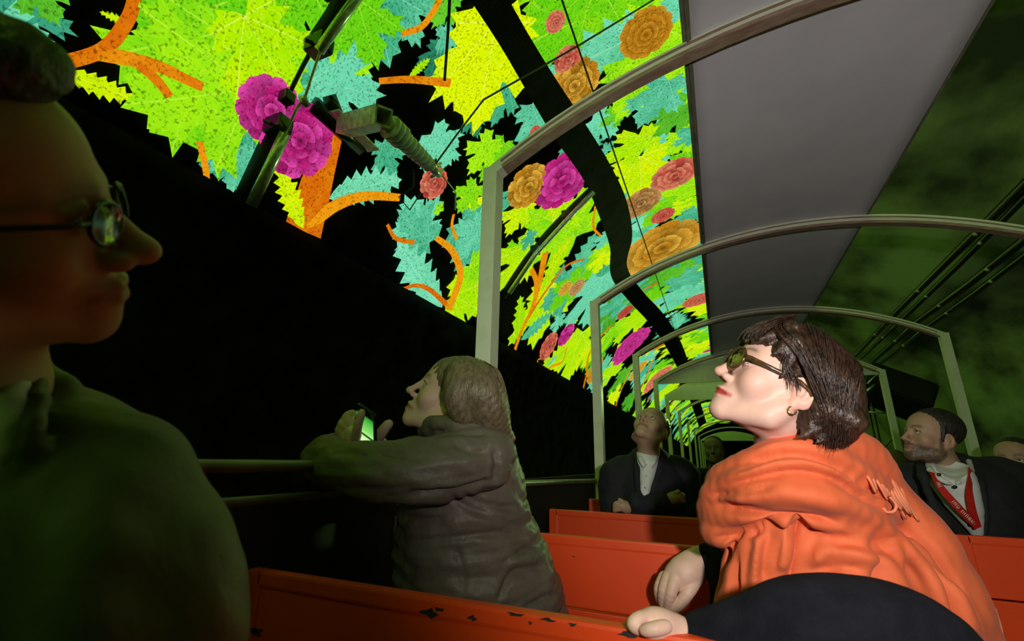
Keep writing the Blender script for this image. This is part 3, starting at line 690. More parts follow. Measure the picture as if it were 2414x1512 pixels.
for k in range(7):
    z0 = FLOOR+k*.3; mb.tube([(bx-.14, by-.14, z0), (bx+.14, by-.14, z0+.3)], .01, 5); mb.tube([(bx+.14, by-.14, z0), (bx+.14, by+.14, z0+.3)], .01, 5)
mb.build('lattice_stand', M['gloss_black'], pd, True)
MB().tube([at(2045, 905, 8.4), at(2060, 890, 8.4), at(2075, 880, 8.4)], .012, 6).tube([at(2040, 925, 8.4), at(2065, 905, 8.4)], .02, 6).tube([at(2050, 972, 8.4), at(2095, 975, 8.4)], .018, 6).build('clamp', M['steel'], pd, True)
pl_d = bpy.data.lights.new('projector_beam', 'SPOT'); plo = bpy.data.objects.new('projector_beam', pl_d); COL.objects.link(plo)
src = np.array(Vector(dd)+rot @ Vector((-.20, 0, 0))); plo.location = Vector(src)
plo.rotation_euler = Vector(vpt(math.radians(128), 3.2)-src).to_track_quat('-Z', 'Y').to_euler()
pl_d.energy = 900; pl_d.spot_size = math.radians(48); pl_d.spot_blend = .5; pl_d.shadow_soft_size = .05; pl_d.color = (.55, 1.0, .30)

# ================================================================== SIGNED-DISTANCE MODELLING (continuous bodies and draped cloth)
def smin(a, b, k):
    if k <= 1e-6: return np.minimum(a, b)
    h = np.clip(.5+.5*(b-a)/k, 0, 1); return b*(1-h)+a*h-k*h*(1-h)
class SDF:
    def __init__(s, lo, hi, h):
        s.lo = np.asarray(lo, float); s.h = h; n = np.ceil((np.asarray(hi)-s.lo)/h).astype(int)+1; s.n = n
        s.v = np.full(tuple(n), 9.0, dtype=np.float32); s.ax = [(s.lo[i]+h*np.arange(n[i])).astype(np.float32) for i in range(3)]
    def _sl(s, lo, hi, m):
        a = np.clip(np.floor((np.asarray(lo)-m-s.lo)/s.h).astype(int), 0, s.n); b = np.clip(np.ceil((np.asarray(hi)+m-s.lo)/s.h).astype(int)+1, 0, s.n)
        if np.any(b-a <= 0): return None
        sl = tuple(slice(int(a[i]), int(b[i])) for i in range(3))
        return sl, s.ax[0][sl[0]][:, None, None], s.ax[1][sl[1]][None, :, None], s.ax[2][sl[2]][None, None, :]
    def _op(s, sl, d, k, op):
        v = s.v[sl]
        s.v[sl] = smin(v, d, k) if op == 'add' else -smin(-v, d, k)
    def cone(s, a, b, ra, rb, k=.01, op='add'):
        a = np.asarray(a, float); b = np.asarray(b, float); R = max(ra, rb)
        g = s._sl(np.minimum(a, b)-R, np.maximum(a, b)+R, 1.5*k+3*s.h)
        if g is None: return s
        sl, X, Y, Z = g; d = b-a; L2 = float(d@d)+1e-12
        x = X-a[0]; y = Y-a[1]; z = Z-a[2]
        t = np.clip((x*d[0]+y*d[1]+z*d[2])/L2, 0, 1)
        q = np.sqrt((x-t*d[0])**2+(y-t*d[1])**2+(z-t*d[2])**2)-(ra+(rb-ra)*t)
        s._op(sl, q.astype(np.float32), k, op); return s
    def chain(s, pts, k=.01, op='add', n=0):
        P = [np.array([*p], float) for p in pts]
        if n: P = catmull(P, n)
        for p, q in zip(P[:-1], P[1:]): s.cone(p[:3], q[:3], p[3], q[3], k, op)
        return s
    def ell(s, c, r, k=.01, op='add', rot=None):
        c = np.asarray(c, float); r = np.asarray(r, float)
        ext = r if rot is None else np.abs(rot)@r
        g = s._sl(c-ext, c+ext, 1.5*k+3*s.h)
        if g is None: return s
        sl, X, Y, Z = g; x = X-c[0]; y = Y-c[1]; z = Z-c[2]
        if rot is not None:
            x, y, z = (rot[0, 0]*x+rot[1, 0]*y+rot[2, 0]*z, rot[0, 1]*x+rot[1, 1]*y+rot[2, 1]*z, rot[0, 2]*x+rot[1, 2]*y+rot[2, 2]*z)
        k0 = np.sqrt((x/r[0])**2+(y/r[1])**2+(z/r[2])**2); k1 = np.sqrt((x/r[0]**2)**2+(y/r[1]**2)**2+(z/r[2]**2)**2)+1e-9
        s._op(sl, (k0*(k0-1)/k1).astype(np.float32), k, op); return s
    def mesh(s):
        v = s.v; h = s.h; sg = v < 0
        n = np.array(v.shape)-1
        c = [sg[i:n[0]+i, j:n[1]+j, k:n[2]+k] for i in (0, 1) for j in (0, 1) for k in (0, 1)]
        cnt = np.zeros(tuple(n), np.int8)
        for a in c: cnt += a
        act = (cnt > 0) & (cnt < 8); I = np.argwhere(act); ids = -np.ones(tuple(n), np.int32); ids[act] = np.arange(len(I))
        pos = np.zeros((len(I), 3)); num = np.zeros(len(I))
        for axis in range(3):
            o = [i for i in range(3) if i != axis]
            for a in (0, 1):
                for b in (0, 1):
                    p0 = I.copy(); p0[:, o[0]] += a; p0[:, o[1]] += b; p1 = p0.copy(); p1[:, axis] += 1
                    v0 = v[tuple(p0.T)]; v1 = v[tuple(p1.T)]; m = (v0 < 0) != (v1 < 0)
                    t = np.where(m, v0/(v0-v1+1e-12), 0); P = p0.astype(float); P[:, axis] += t
                    pos[m] += P[m]; num[m] += 1
        V = s.lo+h*pos/np.maximum(num, 1)[:, None]
        Q = []
        for axis in range(3):
            o = [(axis+1) % 3, (axis+2) % 3]
            sl0 = [slice(1, -1)]*3; sl0[axis] = slice(0, -1); sl1 = [slice(1, -1)]*3; sl1[axis] = slice(1, None)
            a = sg[tuple(sl0)]; b = sg[tuple(sl1)]; E_ = np.argwhere(a != b)
            if len(E_) == 0: continue
            flip = a[tuple(E_.T)]
            base = E_.copy(); base[:, o[0]] += 1; base[:, o[1]] += 1
            def cell(d0, d1):
                q_ = base.copy(); q_[:, o[0]] += d0; q_[:, o[1]] += d1; return ids[tuple(q_.T)]
            A, B, C_, D = cell(-1, -1), cell(0, -1), cell(0, 0), cell(-1, 0)
            Q.append(np.where(flip[:, None], np.stack([A, B, C_, D], 1), np.stack([D, C_, B, A], 1)))
        return V, np.concatenate(Q)
def largest(V, Q):
    lab = np.arange(len(V))
    while True:
        m = lab[Q].min(1); new = lab.copy()
        for i in range(4): np.minimum.at(new, Q[:, i], m)
        new = new[new]
        if (new == lab).all(): break
        lab = new
    u, c = np.unique(lab, return_counts=True); keep = lab == u[c.argmax()]; idx = -np.ones(len(V), int); idx[keep] = np.arange(keep.sum())
    return V[keep], idx[Q[keep[Q[:, 0]]]]
def vnormals(V, Q):
    a = V[Q[:, 0]]; n = np.cross(V[Q[:, 2]]-a, V[Q[:, 3]]-V[Q[:, 1]]); N = np.zeros_like(V)
    for i in range(4): np.add.at(N, Q[:, i], n)
    return N/(np.linalg.norm(N, axis=1, keepdims=True)+1e-12)
def relax(V, Q, it=1, lam=.5):
    for _ in range(it):
        S = np.zeros_like(V); c = np.zeros(len(V))
        for i in range(4):
            for j in ((i+1) % 4, (i+3) % 4): np.add.at(S, Q[:, i], V[Q[:, j]]); np.add.at(c, Q[:, i], 1)
        V = V+(S/c[:, None]-V)*lam
    return V
_g = np.random.default_rng(3).uniform(0, 6.28, (40, 4)); _d = np.random.default_rng(4).normal(size=(40, 3)); _d /= np.linalg.norm(_d, axis=1, keepdims=True)
def wav(P, f, n=8, o=0):                         # smooth pseudo noise
    s = 0
    for i in range(o, o+n): s = s+np.sin((P@_d[i % 40])*f*(1+.13*(i-o))+_g[i % 40, 0])
    return s/n**.5*.7
def part(name, S, mat, parent, disp=None, tint=None, rel=1, post=0):
    V, Q = S.mesh(); V = relax(V, Q, rel)
    if disp is not None:
        N = vnormals(V, Q); V = V+N*disp(V, N)[:, None]
        if post: V = relax(V, Q, post, .5)
    return mesh_obj(name, V, Q, mat, parent, True, tint=None if tint is None else tint(V))
def creases(lines, wpx):
    # soft valleys (amp<0) and ridges (amp>0) laid along picture polylines on cloth that faces the viewer
    prep = [(np.array(catmull([np.array(p, float) for p in L], 6)), a, w_) for L, a, w_ in lines]
    def f(V, N):
        d = V@CF; x = CX+F*(V@CR)/d; y = CY-F*(V@CU)/d; fac = np.clip(-(N@CF)*3+.2, 0, 1); out = np.zeros(len(V))
        for L, a, w_ in prep:
            m = (x > L[:, 0].min()-3*w_) & (x < L[:, 0].max()+3*w_) & (y > L[:, 1].min()-3*w_) & (y < L[:, 1].max()+3*w_)
            if not m.any(): continue
            Pq = np.stack([x[m], y[m]], 1); best = np.full(len(Pq), 1e9); tt = np.zeros(len(Pq)); n = len(L)-1
            for i in range(n):
                q = L[i]; e = L[i+1]-q; t = np.clip(((Pq-q)@e)/(e@e+1e-9), 0, 1); dd = np.linalg.norm(Pq-q-t[:, None]*e, axis=1)
                k = dd < best; best[k] = dd[k]; tt[k] = (i+t[k])/n
            taper = np.clip(np.minimum(tt, 1-tt)*6+.15, 0, 1)
            out[m] += a*np.exp(-(best/w_)**2)*taper
        return out*fac
    return f
class Px:
    """places shapes by pixel and depth"""
    def __init__(s, D): s.D = D
    def __call__(s, x, y, dd=0.0, r=None):
        p = at(x, y, s.D+dd)
        return p if r is None else (*p, r*(s.D+dd)/F)
    def pts(s, L): return [s(*q) for q in L]
    def bounds(s, x0, y0, x1, y1, d0, d1):
        C = np.array([at(x, y, s.D+d) for x in (x0, x1) for y in (y0, y1) for d in (d0, d1)]); return C.min(0), C.max(0)
def face_basis(px, py, yaw, pitch, roll, tilt=0.0):
    """yaw 0 faces the camera, -90 faces picture left; pitch lifts the face; roll turns in the picture"""
    d = ray(px, py); d = d/np.linalg.norm(d); R = CR-d*(CR@d); R /= np.linalg.norm(R); U = np.cross(R, d)
    c, s_ = math.cos(roll), math.sin(roll); R, U = R*c+U*s_, U*c-R*s_
    B = np.stack([-R, -d, U], 1)
    def rz(a): return np.array([[math.cos(a), -math.sin(a), 0], [math.sin(a), math.cos(a), 0], [0, 0, 1]])
    def rx(a): return np.array([[1, 0, 0], [0, math.cos(a), -math.sin(a)], [0, math.sin(a), math.cos(a)]])
    def ry(a): return np.array([[math.cos(a), 0, math.sin(a)], [0, 1, 0], [-math.sin(a), 0, math.cos(a)]])
    return B@rz(yaw)@rx(pitch)@ry(tilt)
def mir(p): return (-p[0], p[1], p[2])
SKIN = tint_mat('skin', .48, .12, 420, sss=.12); EYE = tint_mat('eye', .12, 0, 10, spec=.6)
class Head:
    def __init__(s, px, py, depth, yaw=0, pitch=0, roll=0, scale=1.0, tilt=0):
        s.o = at(px, py, depth); s.R = face_basis(px, py, math.radians(yaw), math.radians(pitch), math.radians(roll), math.radians(tilt)); s.k = scale
    def w(s, p): return s.o+s.R@(np.asarray(p, float)*s.k)
    def l(s, P): return ((np.asarray(P)-s.o)@s.R)/s.k
    def build(s, parent, skin=(.75, .47, .36), lips=(.5, .13, .10), brow=(.08, .05, .035), h=.0026, neck=None, neck_r=(.052, .058), fem=True, beard=None, nose=1.0, nw=1.0, chin=0.0, mouth_open=0.0, gaze=(0, 1, .1), lid=.0052, iris=(.10, .14, .10), brow_k=.75):
        S = SDF((-.10, -.14, -.26), (.10, .16, .15), h)
        S.ell((0, -.014, .034), (.075, .094, .082), .02)
        S.ell((0, .030, .040), (.064, .058, .056), .03)
        S.ell((0, .026, -.030), (.060, .064, .085), .03)
        for sx in (-1, 1):
            S.cone((sx*.055, -.004, -.048), (sx*(.050 if fem else .056), .010, -.074), .020, .018, .02)
            S.cone((sx*.050, .012, -.078), (sx*.013, .074+chin, -.103), .017, .016, .022)
            S.ell((sx*.043, .056, -.030), (.022, .024, .026), .022)
            S.cone((sx*.012, .083, .018), (sx*.044, .064, .018), .010 if fem else .013, .008, .016)
        S.ell((0, .078+chin, -.102), (.020, .018, .018), .016)
        S.ell((0, .078, -.072), (.028, .022, .026), .016)
        for sx in (-1, 1): S.ell((sx*.032, .094, .001), (.019, .014, .012), .014, 'sub')
        nz = nose
        S.cone((0, .088, .010), (0, .089+.022*nz, -.033), .0075, .0088*nw, .011)
        S.ell((0, .090+.022*nz, -.036), (.0105*nw, .0115*nw, .0095*nw), .006*nw)
        for sx in (-1, 1):
            S.ell((sx*.0125*nw, .098+.012*(nz-1), -.041), (.0075*nw, .010*nw, .0075*nw), .008)
            S.ell((sx*.0062, .102+.010*(nz-1), -.0475), (.0030, .0052, .0028), .003, 'sub')
        mo = mouth_open
        for sx in (-1, 1):
            S.cone((0, .0985, -.0655), (sx*.011, .0965, -.0665), .0050, .0048, .004); S.cone((sx*.011, .0965, -.0665), (sx*.023, .087, -.0715), .0045, .0025, .005)
            S.cone((0, .0965, -.0785-mo), (sx*.011, .0945, -.0778-mo), .0062, .0055, .004); S.cone((sx*.011, .0945, -.0778-mo), (sx*.022, .087, -.0735), .0052, .0025, .005)
        for sx in (-1, 1):
            S.cone((0, .1065, -.0720-mo*.5), (sx*.013, .102, -.0722-mo*.5), .0016+mo*.45, .0014+mo*.3, .003, 'sub'); S.cone((sx*.013, .102, -.0722-mo*.5), (sx*.025, .0895, -.0735), .0014+mo*.3, .0010, .003, 'sub')
        for sx in (-1, 1):
            e = (sx*.0315, .0745, .0)
            S.ell(e, (.0148, .0142, .0135), .004)
            S.ell((sx*.0318, .0915, -.0006), (.0128, .0098, lid), .002, 'sub')
            S.ell(e, (.0122, .0122, .0122), .0005, 'sub')
            S.chain([(sx*.0315-sx*.014, .083, .009, .0022), (sx*.0315, .0885, .0112, .0026), (sx*.0315+sx*.015, .078, .0085, .0022)], .004)
        for sx in (-1, 1):   # ears
            er = np.array(Matrix.Rotation(math.radians(-14), 3, 'X') @ Matrix.Rotation(math.radians(sx*16), 3, 'Z'))
            S.ell((sx*.0745, -.016, -.012), (.0075, .0195, .031), .006, rot=er)
            S.ell((sx*.0815, -.0125, -.008), (.0055, .0125, .0205), .003, 'sub', rot=er)
            S.ell((sx*.078, -.0105, -.014), (.004, .006, .010), .003)
            S.ell((sx*.0735, -.010, -.038), (.006, .009, .010), .005)
        nl = np.array([0, -.045, -.22]) if neck is None else s.l(neck)
        S2 = S
        n0 = np.array([0, -.022, -.062])
        S.cone(n0, n0+(nl-n0)*min(1, .17/np.linalg.norm(nl-n0)), neck_r[0], neck_r[0]*1.0, .028)
        V, Q = largest(*S.mesh()); V = relax(V, Q, 1, .4)
        x, y, z = V.T; ax = np.abs(x)
        T = np.tile(np.array(skin), (len(V), 1))
        def mixc(m, c, f=1.0):
            m = np.clip(m*f, 0, 1)[:, None]; T[:] = T*(1-m)+np.array(c)*m
        def gs(d, w_): return np.exp(-(d/w_)**2)
        blush = np.array(skin)*np.array([1.0, .78, .74])
        mixc(gs(np.hypot(ax-.043, z+.034), .022)*(y > .03), blush, .55); mixc(gs(np.hypot(ax, z+.040), .014)*(y > .09), blush, .6); mixc((ax > .071)*(y < .01)*(np.abs(z+.01) < .045), blush, .5)
        lipm = (y > .078)*gs((z+.0722+mo*.5)/(.0095+mo*.5), 1.0)**2*gs(ax/.034, 1.0)**1.2
        mixc(np.clip(lipm*3.2-.5, 0, 1), lips)
        bz = .0225+.004*np.cos((ax-.034)/.014*1.2)
        mixc((y > .05)*gs((z-bz)/.0042, 1)*np.clip((ax-.010)/.006, 0, 1)*np.clip((.052-ax)/.01, 0, 1), brow, brow_k)
        mixc((y > .07)*gs((np.abs(np.hypot((ax-.0318)/.0135, z/(lid+.001))-1))/.16, 1)*(z > -.001), np.array(brow)*.6, .8)
        if beard is not None:
            bm_ = np.clip((-.046-z)/.016, 0, 1)*np.clip((y+.02)/.02, 0, 1)*(np.clip((np.hypot(ax/.030, (z+.0725)/.018)-.75)/.3, 0, 1))
            bm_ = np.maximum(bm_, np.clip((.012-np.abs(y-.012))/.008, 0, 1)*np.clip((.005-z)/.02, 0, 1)*(ax > .05)*(z > -.06))
            mus = gs((z+.058)/.007, 1)*(y > .07)*np.clip((.03-ax)/.008, 0, 1); bm_ = np.maximum(bm_, mus)*np.clip((z+.145)/.03, 0, 1)
            bm_ = bm_*(.78+.22*wav(V, 900, 6)); mixc(bm_, beard, .92)
            N = vnormals(V, Q); V = V+N*(np.clip(bm_, 0, 1)*.003)[:, None]
        Wd = s.o+(V*s.k)@s.R.T
        body = mesh_obj('body', Wd, Q, SKIN, parent, True, tint=T)
        # eyes
        for sx in (-1, 1):
            bm = bmesh.new(); bmesh.ops.create_uvsphere(bm, u_segments=40, v_segments=28, radius=.0123)
            P = np.array([v.co[:] for v in bm.verts]); Fq = [tuple(v.index for v in f.verts) for f in bm.faces]; bm.free()
            g = np.array(gaze, float); g /= np.linalg.norm(g); ca = (P/.0123)@g
            C = np.tile(np.array([.72, .68, .64]), (len(P), 1)); C[ca > .88] = iris; C[ca > .972] = (.004, .004, .004)
            P = P+np.array([sx*.0315, .0745, 0]); mesh_obj('eye', s.o+(P*s.k)@s.R.T, Fq, EYE, parent, True, tint=C)
        return body
def strands(name, mat, parent, guides, n, r=.0011, jit=.004, seed=1, taper=True, npt=6):
    g = np.random.default_rng(seed); Gd = [np.array(catmull([np.array(p) for p in q_], npt)) for q_ in guides]; mb = MB()
    for i in range(n):
        u = g.uniform(0, len(Gd)-1.001); a = int(u); t = u-a; P = Gd[a]*(1-t)+Gd[a+1]*t
        m = len(P); w_ = np.linspace(.3, 1, m)[:, None]
        P = P+g.normal(size=3)*jit*w_+g.normal(size=3)*jit*.4
        e = g.uniform(.8, 1.0); P = P[:max(4, int(m*e))]; m = len(P)
        mb.tube(P, [r*(1-.75*(k/(m-1))**3) if taper else r for k in range(m)], 4, cap=False)
    return mb.build(name, mat, parent, True)
def glasses(parent, H, mat, lens, ry=.0225, rz=.020, yl=.101, rim=.0022, arm=.0024, wrap=.3):
    mb = MB(); e = 28; zc = -.001
    def P(x, y, z): return H.w((x, y, z))
    rootp = None
    for sx in (-1, 1):
        c = sx*.0335
        mb.tube([P(c+ry*math.cos(t), yl-wrap*(abs(c+ry*math.cos(t))-.0335), zc+rz*math.sin(t)) for t in np.linspace(0, 2*math.pi, e+1)], rim*H.k, 6, cap=False)
        mb.tube([P(sx*(.0335+ry), yl-wrap*ry, zc+.006), P(sx*.066, yl-wrap*ry-.008, zc+.006), P(sx*.0745, .045, zc+.004), P(sx*.079, .0, .002), P(sx*.080, -.022, -.006), P(sx*.078, -.034, -.022)], arm*H.k, 6)
    mb.tube([P(-.0115, yl+.001, zc+.004), P(0, yl+.004, zc+.007), P(.0115, yl+.001, zc+.004)], .0018*H.k, 6)
    fr = mb.build('glasses', mat, parent, True)
    for sx in (-1, 1):
        c = sx*.0335; V = [P(c, yl+.001, zc)]+[P(c+ry*math.cos(t), yl-wrap*(abs(c+ry*math.cos(t))-.0335), zc+rz*math.sin(t)) for t in np.linspace(0, 2*math.pi, e, endpoint=False)]
        V2 = [np.array(v)+H.R@np.array([0, .0012, 0]) for v in V]; n = e+1
        Fq = [(0, i+1, (i+1) % e+1) for i in range(e)]+[(n, n+(i+1) % e+1, n+i+1) for i in range(e)]+[(i+1, (i+1) % e+1, n+(i+1) % e+1, n+i+1) for i in range(e)]
        mesh_obj('lens', V+V2, Fq, lens, fr, True)
    return fr
def hand_mesh(name, mat, parent, palm, fingers, skin, h=.0024, k=.005, extra=()):
    """palm: list of cone chains; fingers: list of chains; all points (x,y,z,r) in the world"""
    allp = np.array([p[:3] for c in list(palm)+list(fingers) for p in c]); S = SDF(allp.min(0)-.03, allp.max(0)+.03, h)
    for c in palm: S.chain(c, .012, n=2)
    for c in fingers: S.chain(c, k, n=3)
    def tn(V):
        return np.array(skin)*(1+.06*wav(V, 90, 5))[:, None]*np.array([1, 1, 1])
    return part(name, S, mat, parent, tint=tn)
def person(label, loc): return tag(empty('person', loc), label, 'person')

# ================================================================== PEOPLE
M['scarf'] = pmat('coral_wool_scarf', (.72, .135, .045), .75, noise=9, col2=(.60, .10, .03), bump=.12, bscale=420, sheen=.06, lo=.3, hi=.7)
M['fringe'] = pmat('scarf_fringe', (.74, .22, .11), .8, noise=60, col2=(.7, .2, .1))
M['coat'] = pmat('black_wool_coat', (.006, .006, .010), 1.0, noise=30, col2=(.010, .010, .015), bump=.3, bscale=260, spec=.15)
M['puffer'] = pmat('taupe_quilted_nylon', (.135, .115, .085), .5, noise=12, col2=(.105, .088, .065), bump=.25, bscale=55, spec=.3)
M['olive'] = pmat('olive_rain_jacket', (.085, .085, .045), .6, noise=9, col2=(.06, .06, .035), bump=.2, bscale=40)
M['shirt'] = pmat('white_shirt', (.70, .71, .70), .7, noise=20, col2=(.62, .64, .63), bump=.08, bscale=90)
M['suit'] = pmat('navy_suit', (.005, .0055, .011), .8, noise=40, col2=(.008, .008, .014), bump=.15, bscale=240)
M['suit2'] = pmat('black_suit', (.009, .009, .012), .8, noise=40, col2=(.013, .013, .016), bump=.15, bscale=240)
M['lanyard'] = pmat('red_lanyard', (.62, .02, .015), .5, noise=30, col2=(.5, .015, .012))
M['print'] = pmat('white_print', (.75, .72, .7), .6, noise=30)
M['hair_dk'] = hair_mat('dark_brown_hair', (.014, .007, .005), (.060, .028, .018), (2.2, 2.2, .6), .36)
M['hair_lt'] = hair_mat('light_brown_hair', (.10, .075, .04), (.19, .145, .08), (2, 2, .6), .4)
M['hair_gr'] = hair_mat('short_dark_hair', (.012, .011, .009), (.03, .026, .02), (1, 1, 1), .5)
M['tort'] = pmat('tortoiseshell_frame', (.035, .016, .008), .22, noise=90, col2=(.10, .05, .015))
M['gold'] = pmat('gold_metal', (.85, .6, .25), .2, .95, noise=50)
M['lens'] = lens_mat('spectacle_lens', (.80, .80, .55), .45, .12)
M['lens_d'] = lens_mat('spectacle_lens_dim', (.7, .75, .6), .4, .1)
M['button'] = pmat('dark_button', (.015, .012, .02), .3, noise=50)

# ---------------------------------------------------------------- woman in the coral scarf
P = Px(.95)
her = person('woman with dark bob, round glasses and coral fringed scarf, gazing up left', at(1900, 1250, 1.0)*np.array([1, 1, 0])+np.array([0, 0, CARF]))
H = Head(1848, 903, .90, yaw=-72, pitch=28, roll=-1, scale=1.0)
neck_to = P(1835, 1095, .02)
b1_ = H.build(her, skin=(.78, .47, .385), lips=(.46, .055, .05), brow=(.10, .055, .035), h=.0021, neck=neck_to, neck_r=(.046, .05), nose=.98, chin=.002, gaze=(-.1, 1, .25), lid=.0048, iris=(.05, .06, .05))
SK = (.80, .50, .40)
# far hand hanging over the seat back, near fist on the front bench
Q = Px(1.2)
h1 = hand_mesh('hand', SKIN, her, [Q.pts([(1672, 1312, .02, 20), (1648, 1316, .01, 23), (1622, 1344, -.01, 34), (1598, 1362, -.01, 32)]), Q.pts([(1640, 1330, .0, 24), (1636, 1362, -.01, 22)])],
   [Q.pts([(1592, 1366, -.03, 15), (1582, 1398, -.045, 13), (1576, 1425, -.035, 11.5), (1578, 1447, -.02, 9)]),
    Q.pts([(1576, 1362, -.015, 15), (1565, 1392, -.03, 12.5), (1563, 1420, -.02, 11), (1572, 1442, -.005, 9)]),
    Q.pts([(1566, 1362, .005, 14), (1554, 1390, -.005, 12), (1557, 1416, .005, 10.5), (1566, 1434, .02, 9)]),
    Q.pts([(1566, 1366, .025, 13), (1555, 1390, .02, 11), (1560, 1410, .03, 9.5)]),
    Q.pts([(1640, 1358, -.02, 19), (1626, 1390, -.045, 15), (1606, 1420, -.05, 13), (1588, 1440, -.045, 10)])], SK, h=.0022, k=.003)
d1 = dY(1525, 1470, .77); Q2 = Px(d1)
h2 = hand_mesh('hand', SKIN, her, [Q2.pts([(1620, 1492, .0, 26), (1575, 1482, 0, 30), (1540, 1475, 0, 32)]), Q2.pts([(1560, 1470, -.005, 26), (1525, 1470, 0, 24)])],
   [Q2.pts([(1535, 1456, .0, 14), (1508, 1458, -.01, 13), (1492, 1472, -.015, 12), (1505, 1486, -.015, 11)]),
    Q2.pts([(1528, 1462, .012, 14), (1500, 1466, .005, 13), (1486, 1476, 0, 11), (1498, 1490, 0, 10)]),
    Q2.pts([(1530, 1470, .026, 14), (1502, 1474, .02, 12), (1490, 1482, .015, 11)]),
    Q2.pts([(1532, 1480, .036, 13), (1508, 1482, .03, 11), (1496, 1488, .03, 10)]),
    Q2.pts([(1570, 1478, -.03, 15), (1540, 1484, -.035, 13), (1518, 1488, -.03, 11)])], SK)
# coat
S = SDF(*P.bounds(1560, 1200, 2420, 1640, -.42, .34), .006)
S.chain([(*at(x, y, d), r*d/F) for x, y, d, r in ((1600, 1512, d1+.005, 30), (1680, 1502, d1-.01, 46), (1780, 1496, d1-.03, 66), (1900, 1462, d1-.04, 88), (2050, 1480, d1-.03, 98), (2190, 1540, d1, 104), (2230, 1640, .86, 110))], .02, n=3)
S.chain([(*at(x, y, d), r*d/F) for x, y, d, r in ((1735, 1280, 1.14, 42), (1715, 1360, 1.15, 38), (1708, 1500, 1.14, 34))], .02)
S.chain([(*at(x, y, d), r*d/F) for x, y, d, r in ((1790, 1250, 1.1, 60), (1740, 1300, 1.16, 46), (1700, 1325, 1.19, 40), (1672, 1320, 1.205, 32))], .02, n=2)
S.chain(P.pts([(1850, 1160, .08, 100), (1900, 1300, .1, 150), (1950, 1500, .12, 190), (1960, 1640, .12, 200)]), .03)
part('coat', S, M['coat'], her, disp=lambda V, N: .004*wav(V, 26, 7)+.0015*wav(V, 80, 6))
# scarf: shawl body and overlapping folds
S = SDF(*P.bounds(1600, 985, 2440, 1600, -.27, .22), .0042)
S.chain(P.pts([(1850, 1150, .06, 80), (1910, 1215, .06, 150), (1990, 1320, .06, 170)]), .03)
S.chain(P.pts([(2040, 1180, .04, 95), (2110, 1290, .02, 110), (2180, 1400, .0, 105), (2260, 1540, .0, 95)]), .03)
K = .007
fold = [
 [(1706, 1125, .05, 26), (1722, 1112, -.0, 26), (1785, 1086, -.06, 30), (1860, 1058, -.08, 34), (1950, 1046, -.07, 40), (2035, 1070, -.03, 42), (2085, 1140, .01, 40)],
 [(1690, 1150, .06, 28), (1705, 1125, .0, 30), (1790, 1088, -.07, 32), (1880, 1072, -.105, 34), (1970, 1092, -.10, 36), (2060, 1150, -.05, 34), (2118, 1215, -.01, 26)],
 [(1672, 1180, .05, 24), (1690, 1160, .0, 28), (1770, 1128, -.08, 32), (1870, 1110, -.12, 34), (1970, 1130, -.12, 36), (2070, 1200, -.07, 30), (2130, 1260, -.03, 22)],
 [(1664, 1196, .05, 22), (1690, 1188, .0, 26), (1770, 1166, -.085, 32), (1870, 1156, -.13, 38), (1980, 1180, -.13, 38), (2080, 1250, -.08, 32), (2150, 1320, -.04, 26)],
 [(1668, 1222, .05, 22), (1700, 1216, -.01, 28), (1780, 1206, -.085, 32), (1880, 1204, -.125, 36), (1990, 1230, -.12, 36), (2090, 1300, -.07, 34)],
 [(1680, 1250, .06, 30), (1690, 1256, .01, 32), (1740, 1258, -.03, 34), (1810, 1248, -.05, 30), (1870, 1240, -.05, 20)],
 [(1720, 1285, .04, 22), (1745, 1285, .02, 22)],
 # hanging front
 [(1860, 1232, -.09, 26), (1800, 1275, -.075, 42), (1776, 1345, -.06, 50), (1752, 1430, -.05, 54), (1740, 1500, -.04, 56)],
 [(1735, 1290, -.0, 22), (1722, 1360, .0, 22), (1708, 1440, .0, 24), (1700, 1490, .0, 26)],
 [(1880, 1235, -.10, 24), (1868, 1290, -.10, 36), (1856, 1360, -.09, 40), (1840, 1430, -.085, 42)],
 [(1990, 1240, -.11, 24), (1945, 1285, -.11, 40), (1915, 1350, -.10, 44), (1880, 1430, -.09, 46)],
 [(2030, 1260, -.12, 28), (2000, 1310, -.13, 44), (1985, 1360, -.13, 46), (1975, 1400, -.12, 40)],
 [(2080, 1290, -.10, 34), (2080, 1340, -.12, 48), (2085, 1400, -.13, 46)],
 [(2060, 1270, -.09, 26), (2140, 1310, -.09, 40), (2195, 1390, -.10, 50), (2230, 1480, -.10, 56), (2250, 1580, -.08, 60)],
 [(2120, 1240, -.02, 22), (2190, 1310, -.03, 34), (2250, 1400, -.04, 40), (2300, 1500, -.04, 46), (2320, 1580, -.04, 46)],
 [(2110, 1180, .02, 20), (2150, 1250, .01, 20), (2225, 1335, .0, 22), (2285, 1425, .0, 26), (2335, 1530, .0, 28)],
 [(2135, 1280, -.06, 14), (2220, 1400, -.08, 18), (2275, 1500, -.08, 22), (2300, 1570, -.08, 22)],
]
for c in fold: S.chain(P.pts(c), K, n=4)
